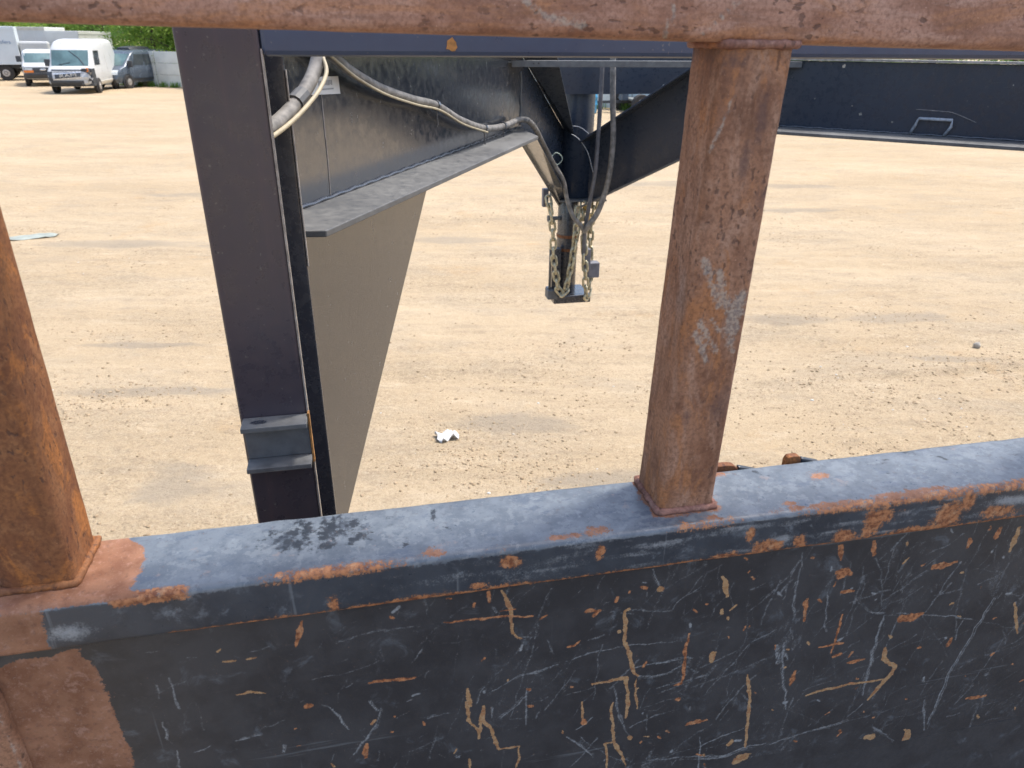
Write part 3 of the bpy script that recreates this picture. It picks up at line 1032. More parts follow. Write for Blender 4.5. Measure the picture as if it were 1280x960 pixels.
# two round tab ends showing behind the rail
for u0, u1, zt in ((.405, .468, 1.9935), (.539, .561, 1.996)):
    m = MB()
    n = 10
    pts = [(u0 + (u1 - u0) * i / n, .742, zt - .007 * (2 * i / n - 1) ** 6) for i in range(n + 1)] + [(u1, .742, 1.95), (u0, .742, 1.95)]
    m.slab(pts, (0, 1, 0), .010)
    m.build('tab', RUST_LEFT, rack, RO, bevel=.001)
    m = MB(); m.slab([(u1 + .001, .742, 1.95), (u1 + .001, .742, zt - .004), (u1 + .03, .742, zt - .013), (u1 + .03, .742, 1.95)], (0, 1, 0), .008)
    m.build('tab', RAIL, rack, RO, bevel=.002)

# ------------------------------------------------------------------ gooseneck trailer
GO = (1.0, 1.1, 0.0)
tr = thing('gooseneck_trailer', 'glossy black gooseneck trailer front with converging beams and a hanging coupler', 'trailer', world(*GO), TR)


def G(m, name, mat, parent=None, bevel=.0015, smooth=False, label=None):
    """part in trailer coordinates; sub-parts hang under a part whose origin equals the trailer's"""
    return m.build(name, mat, parent or tr, GO, bevel, smooth, 2, label)


Wd = Vector((.702, 1.318, 0)).normalized()           # left beam direction
Wi = Vector((Wd.y, -Wd.x, 0))                        # its inner side
WP0 = Vector((-.116, 1.477, 0))


def LW(s, z, o=0.0):
    p = WP0 + Wd * s + Wi * o
    return Vector((p.x, p.y, z))


# deck and main frame (behind / below the rack)
m = MB(); m.box((-.5, -7, .94), (2.4, 1.0, .999)); G(m, 'deck', DECKM, bevel=0)
for u in (.1, 1.8):
    m = MB(); m.box((u, -7, .62), (u + .12, 1.0, .938)); G(m, 'main_beam', BLACK)
m = MB(); m.box((-.5, 1.002, .70), (2.4, 1.045, .999)); G(m, 'front_channel', BLACK)
for u in (-.15, 2.15):
    m = MB(); m.lathe([(.05, .06), (.05, .97)], 20, Matrix.Translation((u, 1.145, 0))); m.box((u - .12, 1.145 - .12, -.005), (u + .12, 1.145 + .12, .06))
    G(m, 'landing_leg', BLACK)
# left upright I-beam
up_l = MB(); up_l.box((-.208, 1.050, .72), (-.107, 1.062, 2.60)); up = G(up_l, 'upright', BLACKU, bevel=.003, label='dark upright I-beam with worn edge')
m = MB(); m.slab([(-.158, 1.0625, .72), (-.146, 1.0625, .72), (-.136, 1.2085, .72), (-.148, 1.2085, .72)], (0, 0, 1), 1.88); G(m, 'upright_web', BLACK, up)
m = MB(); m.box((-.193, 1.209, .72), (-.092, 1.221, 2.60)); G(m, 'far_flange', BLACK, up, .003)
m = MB(); m.box((-.1068, 1.0485, 1.60), (-.1045, 1.0615, 2.49)); G(m, 'worn_edge', EDGE, up, 0)
m = MB(); m.box((-.0917, 1.2075, 2.16), (-.0900, 1.2200, 2.46)); G(m, 'worn_edge', EDGE, up, 0)
# stub channel across the upright
m = MB()
m.box((-.203, 1.012, 1.962), (-.106, 1.0485, 1.970)); m.box((-.203, 1.008, 1.893), (-.106, 1.0485, 1.901)); m.box((-.203, 1.040, 1.9015), (-.106, 1.0485, 1.9615))
ch = G(m, 'stub_channel', BLACKF, bevel=.001, label='short channel stub with two dusty ledges')
m = MB(); m.box((-.1055, 1.010, 1.893), (-.1035, 1.0485, 1.970)); 
m = MB(); m.box((-.1057, 1.0385, 1.886), (-.1028, 1.0495, 1.974)); G(m, 'rusty_edge', RUSTEDGE, ch, 0)

m = MB(); m.lathe([(.0095, 1.9702), (.0095, 1.9708)], 14, Matrix.Translation((-.178, 1.030, 0)) @ Matrix.Diagonal((1.3, .6, 1, 1))); G(m, 'slot', BLACK, ch, 0)
# left side beam: web, flange, tapered knee plate
m = MB(); m.slab([LW(-.19, 2.2), LW(1.62, 2.2), LW(1.62, 2.486), LW(-.19, 2.486)], -Wi, .010); lb = G(m, 'side_beam', BLACKW, label='left beam web with mirror-like black paint')
m = MB(); m.slab([LW(-.19, 2.2, .001), LW(1.60, 2.2, .001), LW(1.355, 2.2, .137), LW(-.138, 2.2, .137)], (0, 0, -1), .012); fl = G(m, 'bottom_flange', BLACKF, lb, .002, label='dusty grey bottom flange')
m = MB(); m.tube([LW(s, 2.2025 + .0012 * math.sin(s * 90), .003) for s in np.linspace(-.15, 1.58, 120)], .0042, 6); G(m, 'weld_bead', BLACK, lb, 0, True)
m = MB(); m.slab([LW(-.17, 2.487, -.012), LW(1.62, 2.487, -.07), LW(1.62, 2.487, .07), LW(-.17, 2.487, .07)], (0, 0, 1), .012); G(m, 'top_flange', BLACK, lb)
m = MB(); m.slab([LW(-.19, 2.186, -.001), LW(.70, 2.186, -.001), LW(.067, 1.444, -.001), LW(-.02, 1.34, -.001), LW(-.19, 1.34, -.001)], -Wi, .008); G(m, 'knee_plate', BLACKW, bevel=.001, label='tapered knee plate reflecting tan ground')
m = MB(); m.tube([LW(.127, 2.403, .0004), LW(.126, 2.34, .0004), LW(.127, 2.27, .0004), LW(.124, 2.206, .0004)], .0013, 6); G(m, 'scribe_line', EDGE, lb, 0)
m = MB(); m.tube([LW(1.604 + .004 * math.sin(z * 70), z, .001) for z in np.linspace(2.21, 2.40, 14)], .0045, 6); G(m, 'weld_bead', BLACKF, lb, 0, True)
# sticker with two printed lines
m = MB(); m.slab([LW(.092, 2.436, .0006), LW(.200, 2.434, .0006), LW(.203, 2.400, .0006), LW(.086, 2.404, .0006)], Wi, .0006); st = G(m, 'sticker', STICK, lb, 0)
m = MB()
for i in range(9):
    s0 = .118 + i * .0062
    m.slab([LW(s0, 2.428, .0014), LW(s0 + .0042, 2.428, .0014), LW(s0 + .0042, 2.4185 + .002 * (i % 3 == 1), .0014), LW(s0, 2.4185, .0014)], Wi, .0003)
m.slab([LW(.112, 2.4135, .0014), LW(.176, 2.4128, .0014), LW(.176, 2.4100, .0014), LW(.112, 2.4105, .0014)], Wi, .0003)
G(m, 'print', PRINT, lb, 0)

m = MB(); m.slab([(-.150, 1.2215, 1.34), (-.206, 1.318, 1.34), (-.206, 1.318, 2.486), (-.150, 1.2215, 2.486)], (-1, -.5, 0), .008); G(m, 'joint_plate', BLACK)
# left brace from beam end down to the coupler tube
CU, CV = 1.024, 3.408
W0, W1 = Vector((.610, 2.855, 2.188)), Vector((.957, 3.395, 1.774))
N0, N1 = Vector((.639, 2.610, 2.188)), Vector((.962, 3.315, 1.842))
T0, T1 = Vector((.615, 2.865, 2.486)), Vector((.962, 3.40, 2.13))
wn_ = (W1 - W0).cross(Vector((0, 0, 1)))
m = MB(); m.slab([W0, W1, (T1.x, T1.y, T1.z), T0], -wn_, .008); br = G(m, 'brace', BLACKN, bevel=.001, label='left brace running down to the coupler')
m = MB(); m.add([W0, W1, N1, N0] + [p + Vector((0, 0, .010)) for p in (W0, W1, N1, N0)], [(0, 1, 2, 3), (7, 6, 5, 4), (0, 4, 5, 1), (1, 5, 6, 2), (2, 6, 7, 3), (3, 7, 4, 0)]); G(m, 'bottom_flange', BLACKW, br, .001)
TE0, TE1 = Vector((.752, 2.83, 2.486)), Vector((.992, 3.335, 2.112))
m = MB(); m.add([T0, T1, TE1, TE0] + [p + Vector((0, 0, .010)) for p in (T0, T1, TE1, TE0)], [(0, 1, 2, 3), (7, 6, 5, 4), (0, 4, 5, 1), (1, 5, 6, 2), (2, 6, 7, 3), (3, 7, 4, 0)]); G(m, 'top_flange', BLACKN, br, .001)

# right side beam and brace
Rd = Vector((1.695 - 2.293, 2.796 - 2.215, 0)).normalized(); Ri = Vector((-Rd.y, Rd.x, 0)) * -1
if Ri.dot(Vector((-1, -1, 0))) < 0: Ri = -Ri
RP0 = Vector((1.62, 2.869, 0))


def RW(s, z, o=0.0):
    p = RP0 - Rd * s + Ri * o
    return Vector((p.x, p.y, z))


m = MB(); m.slab([RW(0, 2.2), RW(1.75, 2.2), RW(1.75, 2.444), RW(0, 2.444)], -Ri, .010); rb = G(m, 'side_beam', BLACKN, label='right beam web with a scuffed bracket mark')
m = MB(); m.slab([RW(.10, 2.2, .001), RW(1.75, 2.2, .001), RW(1.75, 2.2, .19), RW(.05, 2.2, .19)], (0, 0, -1), .012); G(m, 'bottom_flange', BLACKF, rb, .002)
m = MB(); m.tube([RW(s, 2.2025 + .001 * math.sin(s * 80), .003) for s in np.linspace(.1, 1.7, 90)], .004, 6); G(m, 'weld_bead', BLACK, rb, 0, True)
m = MB(); m.slab([RW(0, 2.445, -.05), RW(1.75, 2.445, -.05), RW(1.75, 2.445, .012), RW(0, 2.445, .012)], (0, 0, 1), .008); G(m, 'top_flange', EDGE, rb, 0)  # pale steel tone paints in the lit top edge of the beam
m = MB(); m.slab([RW(1.75, 2.486), RW(1.75, 1.2), RW(1.5, 1.2), RW(1.2, 2.186), RW(1.74, 2.186)], -Ri, .008)
# welded pull handle on the right web (traced bracket)
hs = [(.578, 2.203), (.590, 2.235), (.597, 2.258), (.705, 2.258), (.706, 2.235), (.690, 2.203)]
m = MB(); m.tube([RW(s, z, .006) for s, z in hs], .0060, 6); G(m, 'bracket', simple('bare_weld_metal', (.36, .38, .40), .5, .3, .3, 80), rb, 0, True, 'small square welded bracket')
m = MB(); m.tube([RW(.58 + .2 * t, 2.288 - .006 * t - .075 * max(0, t - .55) ** 1.2, .0006) for t in np.linspace(0, 1, 14)], .0011, 5); G(m, 'scratch', EDGE, rb, 0)
chip = simple('chip_metal', (.42, .38, .32), .6, .2, .3, 80)
for s_c, z_c, r_c in ((.305, 2.428, .008), (.395, 2.262, .007), (.36, 2.29, .003), (.51, 2.24, .004), (.22, 2.31, .003), (.86, 2.38, .003)):
    r_ = random.Random(int(s_c * 1000)); m = MB()
    m.slab([RW(s_c + r_c * math.cos(a) * r_.uniform(.4, 1.1), z_c + r_c * math.sin(a) * r_.uniform(.4, 1.1), .0004) for a in np.linspace(0, 6.28, 10)[:-1]], Ri, .0005); G(m, 'paint_chip', chip, rb, 0)
for i in range(9):
    r_ = random.Random(i); s0, z0 = r_.uniform(.2, .95), r_.uniform(2.22, 2.42); a = r_.uniform(-.5, .9); L_ = r_.uniform(.02, .09)
    m = MB(); m.tube([RW(s0, z0, .0003), RW(s0 + math.cos(a) * L_, z0 + math.sin(a) * L_ * .6, .0003)], .0005, 4); G(m, 'scratch', BLACKF, rb, 0)
KR = RW(0, 0); CR = Vector((1.064, 3.356, 0))
Bd = (CR - KR).normalized(); Bi = Vector((Bd.y, -Bd.x, 0))
if Bi.dot(Vector((-1, -1, 0))) < 0: Bi = -Bi
bl = (CR - KR).length


def RB(s, z, o=0.0):
    p = KR + Bd * s + Bi * o
    return Vector((p.x, p.y, z))


zt = lambda s: 2.082 + (bl - s) * (2.371 - 2.082) / .436
zb = lambda s: 1.800 + (bl - s) * (2.019 - 1.844) / .317
sA = bl - (2.444 - 2.082) / ((2.371 - 2.082) / .436)
m = MB(); m.slab([RB(-.06, 2.444), RB(sA, 2.444), RB(bl + .01, zt(bl)), RB(bl + .01, 1.80), RB(bl - .02, zb(bl - .02)), RB(bl - (2.2 - 1.80) / .552, 2.2), RB(-.06, 2.2)], -Bi, .008); rbr = G(m, 'brace', BLACKN, bevel=.001, label='right brace running down to the coupler')
def strip(a, b, za, zb_, w0, w1, t=.009):
    q = [RB(a, za, w0), RB(b, zb_, w0), RB(b, zb_, w1), RB(a, za, w1)]
    return MB().add(q + [p + Vector((0, 0, t)) for p in q], [(0, 1, 2, 3), (7, 6, 5, 4), (0, 4, 5, 1), (1, 5, 6, 2), (2, 6, 7, 3), (3, 7, 4, 0)])
G(strip(sA, bl - .01, 2.446, zt(bl - .01) + .002, -.02, .13), 'top_flange', BLACKN, rbr, .001)
sB = bl - (2.19 - 1.80) / .552
G(strip(sB, bl - .03, 2.178, zb(bl - .03) - .012, .001, .12), 'bottom_flange', BLACKF, rbr, .001)

# cross members
m = MB(); m.box((-.1065, 1.050, 2.481), (2.36, 1.101, 2.545)); ct = G(m, 'cross_tube', BLUEB, bevel=.007, label='blue-black cross tube between the uprights')
m = MB(); r_ = random.Random(4)
pts = [(.137 + .009 * math.cos(a) * r_.uniform(.6, 1.1), 1.0495, 2.4965 + .009 * math.sin(a) * r_.uniform(.6, 1.1)) for a in np.linspace(0, 6.2, 14)[:-1]]
m.slab(pts, (0, -1, 0), .0006); G(m, 'rust_spot', RUSTEDGE, ct, 0)
m = MB(); m.box((.574, 2.750, 2.4195), (1.72, 2.756, 2.441)); m.box((.574, 2.7565, 2.435), (1.72, 2.80, 2.441)); cb = G(m, 'cross_angle', BLACKF, bevel=.001, label='thin dusty angle across the beam ends')
m = MB(); m.box((.50, 2.748, 2.4335), (.5735, 2.7525, 2.4395)); G(m, 'torn_strip', BLACKF, cb, 0)
for u_ in (.655, .672):
    m = MB(); m.lathe([(.003, 0), (.003, .002)], 10, Matrix.Translation((u_, 2.750, 2.432)) @ Matrix.Rotation(math.pi / 2, 4, 'X')); G(m, 'bolt_hole', BLACK, cb, 0)
# front cross plate with two open bolt holes
gu = [.80, .906, .916, 1.385, 1.395, 1.56]; gz = [2.2935, 2.324, 2.332, 2.446]
m = MB()
for i in range(5):
    for j in range(3):
        if i in (1, 3) and j == 1: continue
        m.box((gu[i], 3.30, gz[j]), (gu[i + 1], 3.306, gz[j + 1]))
G(m, 'cross_plate', BLACKN, bevel=0)
# right upright and its knee (out of frame to the right)
for (a, b, c, d) in ((2.362, 1.05, 2.463, 1.062), (2.377, 1.209, 2.478, 1.221)):
    m = MB(); m.box((a, b, .72), (c, d, 2.60)); G(m, 'upright', BLACKU, bevel=.003)
m = MB(); m.box((2.41, 1.0625, .72), (2.422, 1.2085, 2.60)); G(m, 'upright_web', BLACK)
m = MB(); m.slab([(2.42, 1.2215, 1.9), (2.84, 1.70, 2.2), (2.84, 1.70, 2.44), (2.42, 1.2215, 2.44)], (1, -.9, 0), .01); G(m, 'knee_plate', BLACK)

# coupler
A = Matrix.Translation((CU, CV, 0))
m = MB(); m.lathe([(.078, 1.832), (.078, 2.45)], 32, A); cp = G(m, 'coupler_tube', BLACKN, bevel=.002, label='round black coupler tube')
for p in cp.data.polygons: p.use_smooth = len(p.vertices) == 4
m = MB(); m.slab([(CU - .10, CV - .11, 1.822), (CU + .125, CV - .125, 1.822), (CU + .125, CV + .09, 1.822), (CU - .10, CV + .09, 1.822)], (0, 0, 1), .009); G(m, 'collar_plate', BLACKF, cp, .001)
m = MB(); m.lathe([(.050, 1.36), (.050, 1.8215)], 28, Matrix.Translation((CU - .035, CV - .03, 0))); it = G(m, 'inner_tube', BLACK, cp, .002)
for p in it.data.polygons: p.use_smooth = len(p.vertices) == 4
for z in (1.64, 1.575):
    m = MB(); m.lathe([(.0535, z), (.0535, z + .014)], 24, Matrix.Translation((CU - .035, CV - .03, 0))); G(m, 'band', RUST_LEFT, cp, 0)
m = MB(); m.lathe([(.010, 0), (.010, .05), (.016, .05), (.016, .062)], 12, Matrix.Translation((CU - .080, CV - .05, 1.735)) @ Matrix.Rotation(-math.pi / 2, 4, 'Y')); G(m, 'set_screw', BLACKF, cp, 0)
m = MB(); m.box((CU - .115, CV - .115, 1.322), (CU + .075, CV + .06, 1.362)); cp_b = G(m, 'ball_socket', BLACK, cp, .004)
m = MB(); m.box((CU - .150, CV - .13, 1.352), (CU - .100, CV - .07, 1.398)); G(m, 'latch_block', BLACKF, cp, .003)
m = MB(); m.box((CU - .125, CV - .10, 1.40), (CU - .082, CV - .06, 1.598)); G(m, 'latch_guide', BLACK, cp, .002)
m = MB(); m.tube([(CU - .136, CV - .10, 1.398), (CU - .136, CV - .10, 1.60), (CU - .118, CV - .10, 1.604)], .006, 8); G(m, 'latch_rod', BLACKF, cp, 0, True)
m = MB(); m.box((CU + .045, CV - .14, 1.455), (CU + .105, CV - .09, 1.53)); m.box((CU + .022, CV - .145, 1.50), (CU + .056, CV - .10, 1.60)); pl = G(m, 'connector_plug', PLUG, cp, .004)
m = MB(); m.box((CU - .185, CV - .12, 1.805), (CU - .158, CV - .09, 1.888)); G(m, 'breakaway_box', PLUG, cp, .003)


# ------------------------------------------------------------------ chains: separate things hanging from the collar
def resample(path, step):
    path = [Vector(p) for p in path]
    # smooth
    P_ = []
    for i in range(len(path) - 1):
        p0 = path[max(i - 1, 0)]; p1 = path[i]; p2 = path[i + 1]; p3 = path[min(i + 2, len(path) - 1)]
        for k in range(16):
            t = k / 16
            P_.append(.5 * ((2 * p1) + (p2 - p0) * t + (2 * p0 - 5 * p1 + 4 * p2 - p3) * t * t + (3 * p1 - p0 - 3 * p2 + p3) * t ** 3))
    P_.append(path[-1])
    out = [P_[0]]; acc = 0
    for a, b in zip(P_[:-1], P_[1:]):
        acc += (b - a).length
        if acc >= step:
            out.append(b); acc = 0
    return out if step > 0 else P_


def smooth_path(path, n=8):
    return resample(path, 1e-4)


lk = MB()
pts = []
for i in range(20):
    a = 2 * math.pi * i / 20
    x = .0125 * math.cos(a); y = .0125 * math.sin(a)
    pts.append((x, y + (.0135 if math.sin(a) > 0 else -.0135), 0))
lk.tube(pts, .0062, 7, closed=True)
LINK = lk.mesh('link', CHAIN, smooth=True)


def chain(path, label):
    C_ = resample(path, .0365)
    base = min(C_, key=lambda p: p.z)
    root = thing('safety_chain', label, 'chain', world(*base), TR, None)
    for i, p in enumerate(C_):
        t = (C_[min(i + 1, len(C_) - 1)] - C_[max(i - 1, 0)]).normalized()
        o = bpy.data.objects.new('link', LINK); COL.objects.link(o)
        o.parent = root
        o.location = p - base
        q = t.to_track_quat('Y', 'Z')
        o.rotation_mode = 'QUATERNION'
        o.rotation_quaternion = q @ Quaternion((0, 1, 0), (math.pi / 2 if i % 2 else 0) + .35 + .2 * math.sin(i * 2.1))
    return root


v1 = 3.26
c1 = [(.862, 3.27, 1.835), (.868, v1, 1.799), (.883, v1, 1.693), (.891, v1, 1.578), (.911, v1, 1.457), (.929, v1, 1.395), (.950, v1, 1.388), (.971, v1, 1.474), (.986, v1, 1.573), (.995, v1, 1.65), (1.0, v1, 1.715), (1.005, 3.28, 1.80)]
chain(c1, 'zinc chain hanging in a loop left of the coupler latch')
c2 = [(1.036, 3.29, 1.80), (1.036, 3.27, 1.697), (1.047, 3.26, 1.559), (1.058, 3.26, 1.437), (1.071, 3.27, 1.352), (1.090, 3.30, 1.427), (1.100, 3.33, 1.517), (1.097, 3.34, 1.636), (1.098, 3.34, 1.733), (1.106, 3.33, 1.81)]
chain(c2, 'zinc chain hanging behind the grey cable plug')
# hook on the collar
hk = [(1.030, 3.275, 1.81), (1.050, 3.270, 1.79), (1.056, 3.268, 1.755), (1.044, 3.268, 1.722), (1.022, 3.268, 1.718), (1.010, 3.27, 1.74)]
hb = MB(); hb.tube(smooth_path(hk), .0095, 8)
ho = hb.build('chain_hook', GOLD, None, hk[0], smooth=True)
ho.location = world(*hk[0]); ho.rotation_euler = (0, 0, TR)
tag(ho, 'brassy open hook hanging under the coupler collar', 'hook')


# ------------------------------------------------------------------ cables
def cable(name, path, r, mat, label, seg=10, parent=None):
    m = MB(); m.tube(smooth_path(path), r, seg)
    if parent:
        return m.build(name, mat, parent, GO, smooth=True)
    base = path[-1]
    o = m.build(name, mat, None, base, smooth=True)
    o.location = world(*base); o.rotation_euler = (0, 0, TR)
    return tag(o, label, 'cable')


cable('air_hose', [(1.054, 3.18, 2.4195), (1.055, 3.18, 2.294), (1.054, 3.18, 2.147), (1.049, 3.18, 1.976), (1.037, 3.20, 1.835), (1.032, 3.23, 1.706), (1.040, 3.262, 1.575)], .0095, HOSE2, 'dark grey cable dropping into the plug beside the coupler')
cable('air_hose', [(1.089, 3.15, 2.46), (1.099, 3.15, 2.295), (1.113, 3.15, 2.12), (1.107, 3.15, 1.98), (1.091, 3.16, 1.875), (1.066, 3.17, 1.793), (1.040, 3.185, 1.745), (1.024, 3.215, 1.70)], .0125, HOSE, 'pale grey cable hanging in a bend in front of the right brace')
cable('air_hose', [(.640, 2.78, 2.238), (.690, 2.86, 2.20), (.785, 3.08, 2.105), (.853, 3.16, 2.013), (.904, 3.19, 1.942), (.930, 3.20, 1.852), (.960, 3.20, 1.779), (1.0, 3.205, 1.733), (1.022, 3.215, 1.70)], .0105, HOSE, 'grey cable curling off the left brace toward the coupler')
cable('conduit', [(-.037, 1.33, 2.50), (-.053, 1.30, 2.456), (-.068, 1.26, 2.430), (-.087, 1.215, 2.408), (-.106, 1.165, 2.392), (-.125, 1.12, 2.383), (-.14, 1.09, 2.38)], .0112, HOSE, 'thick grey conduit bending into the upright beside the white sticker', 14)
cable('wire', [(-.038, 1.31, 2.475), (-.034, 1.29, 2.455), (-.045, 1.255, 2.432), (-.064, 1.215, 2.411), (-.088, 1.165, 2.391), (-.114, 1.11, 2.376), (-.13, 1.085, 2.372)], .0034, WIRE, 'thin cream wire taped along the bent conduit', 8)
c2p = [(-.045, 1.55, 2.49), (-.024, 1.586, 2.470), (.008, 1.646, 2.442), (.067, 1.756, 2.405), (.148, 1.91, 2.371), (.222, 2.048, 2.346), (.308, 2.209, 2.294), (.412, 2.405, 2.250), (.516, 2.601, 2.236), (.603, 2.764, 2.240), (.640, 2.78, 2.238)]
cable('conduit', c2p, .0105, HOSE, 'long grey conduit sagging along the left beam web', 12)
cable('wire', [(p[0] + .012 * Wi.x, p[1] + .012 * Wi.y, p[2] - .012) for p in c2p[:8]], .003, WIRE, 'thin cream wire running along the long sagging conduit', 8)
for p in ((.222, 2.048, 2.346), (.512, 2.594, 2.237), (.412, 2.405, 2.25)):
    m = MB(); q = Vector(p); m.tube([q - Wd * .006, q + Wd * .006], .0135, 10); m.tube([q + Vector((0, 0, -.01)), q + Vector((.004, .003, -.05))], .002, 6); G(m, 'cable_tie', BLACK, lb, 0)
m = MB(); q = Vector((-.078, 1.235, 2.417)); m.tube([q - Vector((.006, .012, .005)), q + Vector((.006, .012, .006))], .0142, 12); G(m, 'tape_wrap', BLACKF, up, 0)
cable('wire', [(.962, 3.30, 2.161), (.999, 3.28, 2.157), (1.042, 3.28, 2.129)], .0018, WIREW, 'thin white wire across the coupler tube', 6)
cable('wire', [(.965, 3.30, 2.127), (.996, 3.28, 2.106), (1.033, 3.26, 2.054), (1.056, 3.25, 1.983), (1.075, 3.25, 1.925)], .0018, WIREW, 'thin white wire curving down beside the dark cable', 6)
cable('wire', [(.830, 3.13, 2.05), (.837, 3.16, 2.044), (.859, 3.17, 2.064), (.885, 3.18, 2.053), (.893, 3.18, 2.032), (.871, 3.18, 2.012), (.845, 3.17, 2.037), (.868, 3.19, 1.99)], .0026, simple('green_white_wire', (.38, .46, .40), .5, 0, .3, 60), 'small loop of pale green wire on the left brace', 6)

# ------------------------------------------------------------------ yard background
def gz(x, y):
    return float(ground_height(np.array([x], float), np.array([y], float))[0])


VW = simple('van_white_paint', (.54, .55, .55), .5, 0, .04, 3)
VG = simple('van_grey_paint', (.10, .125, .16), .25, .2, .1, 3)
GLASS = simple('van_glass', (.10, .17, .18), .12, 0, .25, 1.5)
GLASSD = simple('van_side_glass', (.05, .06, .065), .1, 0, .3, 1.5)
TRIM = simple('dark_trim', (.045, .05, .058), .55, 0, .2, 10)
TYRE = simple('tyre_rubber', (.035, .033, .033), .85, 0, .2, 12)
RIM = simple('steel_rim', (.42, .40, .38), .45, .4, .2, 12)
CHROME = simple('chrome', (.62, .64, .66), .25, .6, .1, 10)
LAMP = simple('headlight_lens', (.55, .60, .62), .15, 0, .15, 10)
AMBER = simple('amber_lens', (.75, .22, .04), .3, 0, .15, 10)
PRIMER = simple('torn_bodywork', (.30, .29, .28), .7, 0, .5, 6, .3)
BOXW = simple('box_white_panel', (.66, .66, .63), .5, 0, .05, 1.2)
BOXB = simple('box_pale_blue_panel', (.60, .65, .68), .5, 0, .05, 1.2)
BOXT = simple('box_cream_trim', (.62, .56, .46), .5, 0, .1, 3)
LETTER = simple('blue_lettering', (.20, .28, .42), .5, 0, .1, 5)


class Van:
    def __init__(self, lv, crown=.10):
        self.lv = lv; self.crown = crown

    def at(self, z):
        lv = self.lv
        for a, b in zip(lv[:-1], lv[1:]):
            if z <= b[0] or b is lv[-1]:
                t = max(0, min(1, (z - a[0]) / (b[0] - a[0])))
                return [a[i] + (b[i] - a[i]) * t for i in range(1, 5)]

    def fx(self, z, y):
        xf, xr, hw, r = self.at(z)
        a = min(abs(y), hw)
        e = a - (hw - r)
        x = xf - self.crown * (a / hw) ** 2
        if e > 0: x -= r - math.sqrt(max(0, r * r - e * e))
        return x

    def slice(self, z, n=9):
        xf, xr, hw, r = self.at(z)
        pts = []
        ys_ = [hw * math.sin(math.pi / 2 * k / n) for k in range(-n, n + 1)]
        pts += [(self.fx(z, y) if abs(y) < hw - 1e-6 else xf - self.crown - r, y) for y in ys_]
        pts += [(xr + .12, hw), (xr + .03, hw - .03), (xr, hw - .14), (xr, -(hw - .14)), (xr + .03, -(hw - .03)), (xr + .12, -hw)]
        return [(x, y, z) for x, y in pts]

    def body(self):
        zs = []
        for a, b in zip(self.lv[:-1], self.lv[1:]):
            k = max(1, int((b[0] - a[0]) / .12))
            zs += [a[0] + (b[0] - a[0]) * i / k for i in range(k)]
        zs.append(self.lv[-1][0])
        m = MB(); S = [self.slice(z) for z in zs]; n = len(S[0])
        for s in S: m.v += s
        for i in range(len(S) - 1):
            for k in range(n):
                m.f.append((i * n + k, i * n + (k + 1) % n, (i + 1) * n + (k + 1) % n, (i + 1) * n + k))
        m.f.append(tuple(range(n - 1, -1, -1))); m.f.append(tuple((len(S) - 1) * n + k for k in range(n)))
        return m

    def front(self, y0, y1, z0, z1, off=.015, ny=8, nz=5, shear=0.0, th=.02):
        """panel lying on the nose; shear lifts its y1 end"""
        m = MB(); g = []
        for j in range(nz + 1):
            for i in range(ny + 1):
                t = i / ny; y = y0 + (y1 - y0) * t; z = z0 + (z1 - z0) * j / nz + shear * t
                g.append((self.fx(z, y) + off, y, z))
        return self.panel(m, g, nx_=ny + 1, rows=nz + 1, d=(-th, 0, 0))

    def panel(self, m, g, nx_, rows, d):
        n = len(g)
        m.v += g + [(p[0] + d[0], p[1] + d[1], p[2] + d[2]) for p in g]
        for j in range(rows - 1):
            for i in range(nx_ - 1):
                a = j * nx_ + i
                m.f.append((a, a + 1, a + nx_ + 1, a + nx_)); m.f.append((n + a + nx_, n + a + nx_ + 1, n + a + 1, n + a))
        edge = [i for i in range(nx_)] + [j * nx_ + nx_ - 1 for j in range(1, rows)] + [(rows - 1) * nx_ + i for i in range(nx_ - 2, -1, -1)] + [j * nx_ for j in range(rows - 2, 0, -1)]
        for a, b in zip(edge, edge[1:] + edge[:1]):
            m.f.append((a, n + a, n + b, b))
        return m

    def side(self, sgn, x0, x1, z0, z1, off=.012, lean=0.0):
        m = MB(); g = []
        for j in range(4):
            z = z0 + (z1 - z0) * j / 3
            hw = self.at(z)[2]
            for i in range(3):
                g.append((x0 + (x1 - x0) * i / 2 - lean * j / 3, sgn * (hw + off), z))
        return self.panel(m, g, 3, 4, (0, -sgn * .02, 0))


def wheel(parent, x, y, r=.34, wd=.22, nm='wheel'):
    Mx = Matrix.Translation((x, y, r)) @ Matrix.Rotation(math.pi / 2, 4, 'X')
    m = MB(); m.lathe([(r * .62, -wd / 2), (r * .93, -wd / 2), (r, -wd / 2 + .04), (r, wd / 2 - .04), (r * .93, wd / 2), (r * .62, wd / 2)], 24, Mx)
    wobj = m.build(nm, TYRE, parent)
    s = 1 if y > 0 else -1
    m = MB(); m.lathe([(r * .60, 0), (r * .60, .012), (r * .35, .03), (r * .18, .02), (r * .15, .045), (.001, .05)], 20, Matrix.Translation((x, y + s * wd * .42, r)) @ Matrix.Rotation(-s * math.pi / 2, 4, 'X'))
    m.build('rim', RIM, wobj)
    return wobj


def place(name, label, cat, pos, az, group=None):
    return thing(name, label, cat, (pos[0], pos[1], gz(*pos)), rad(90 - az), group)


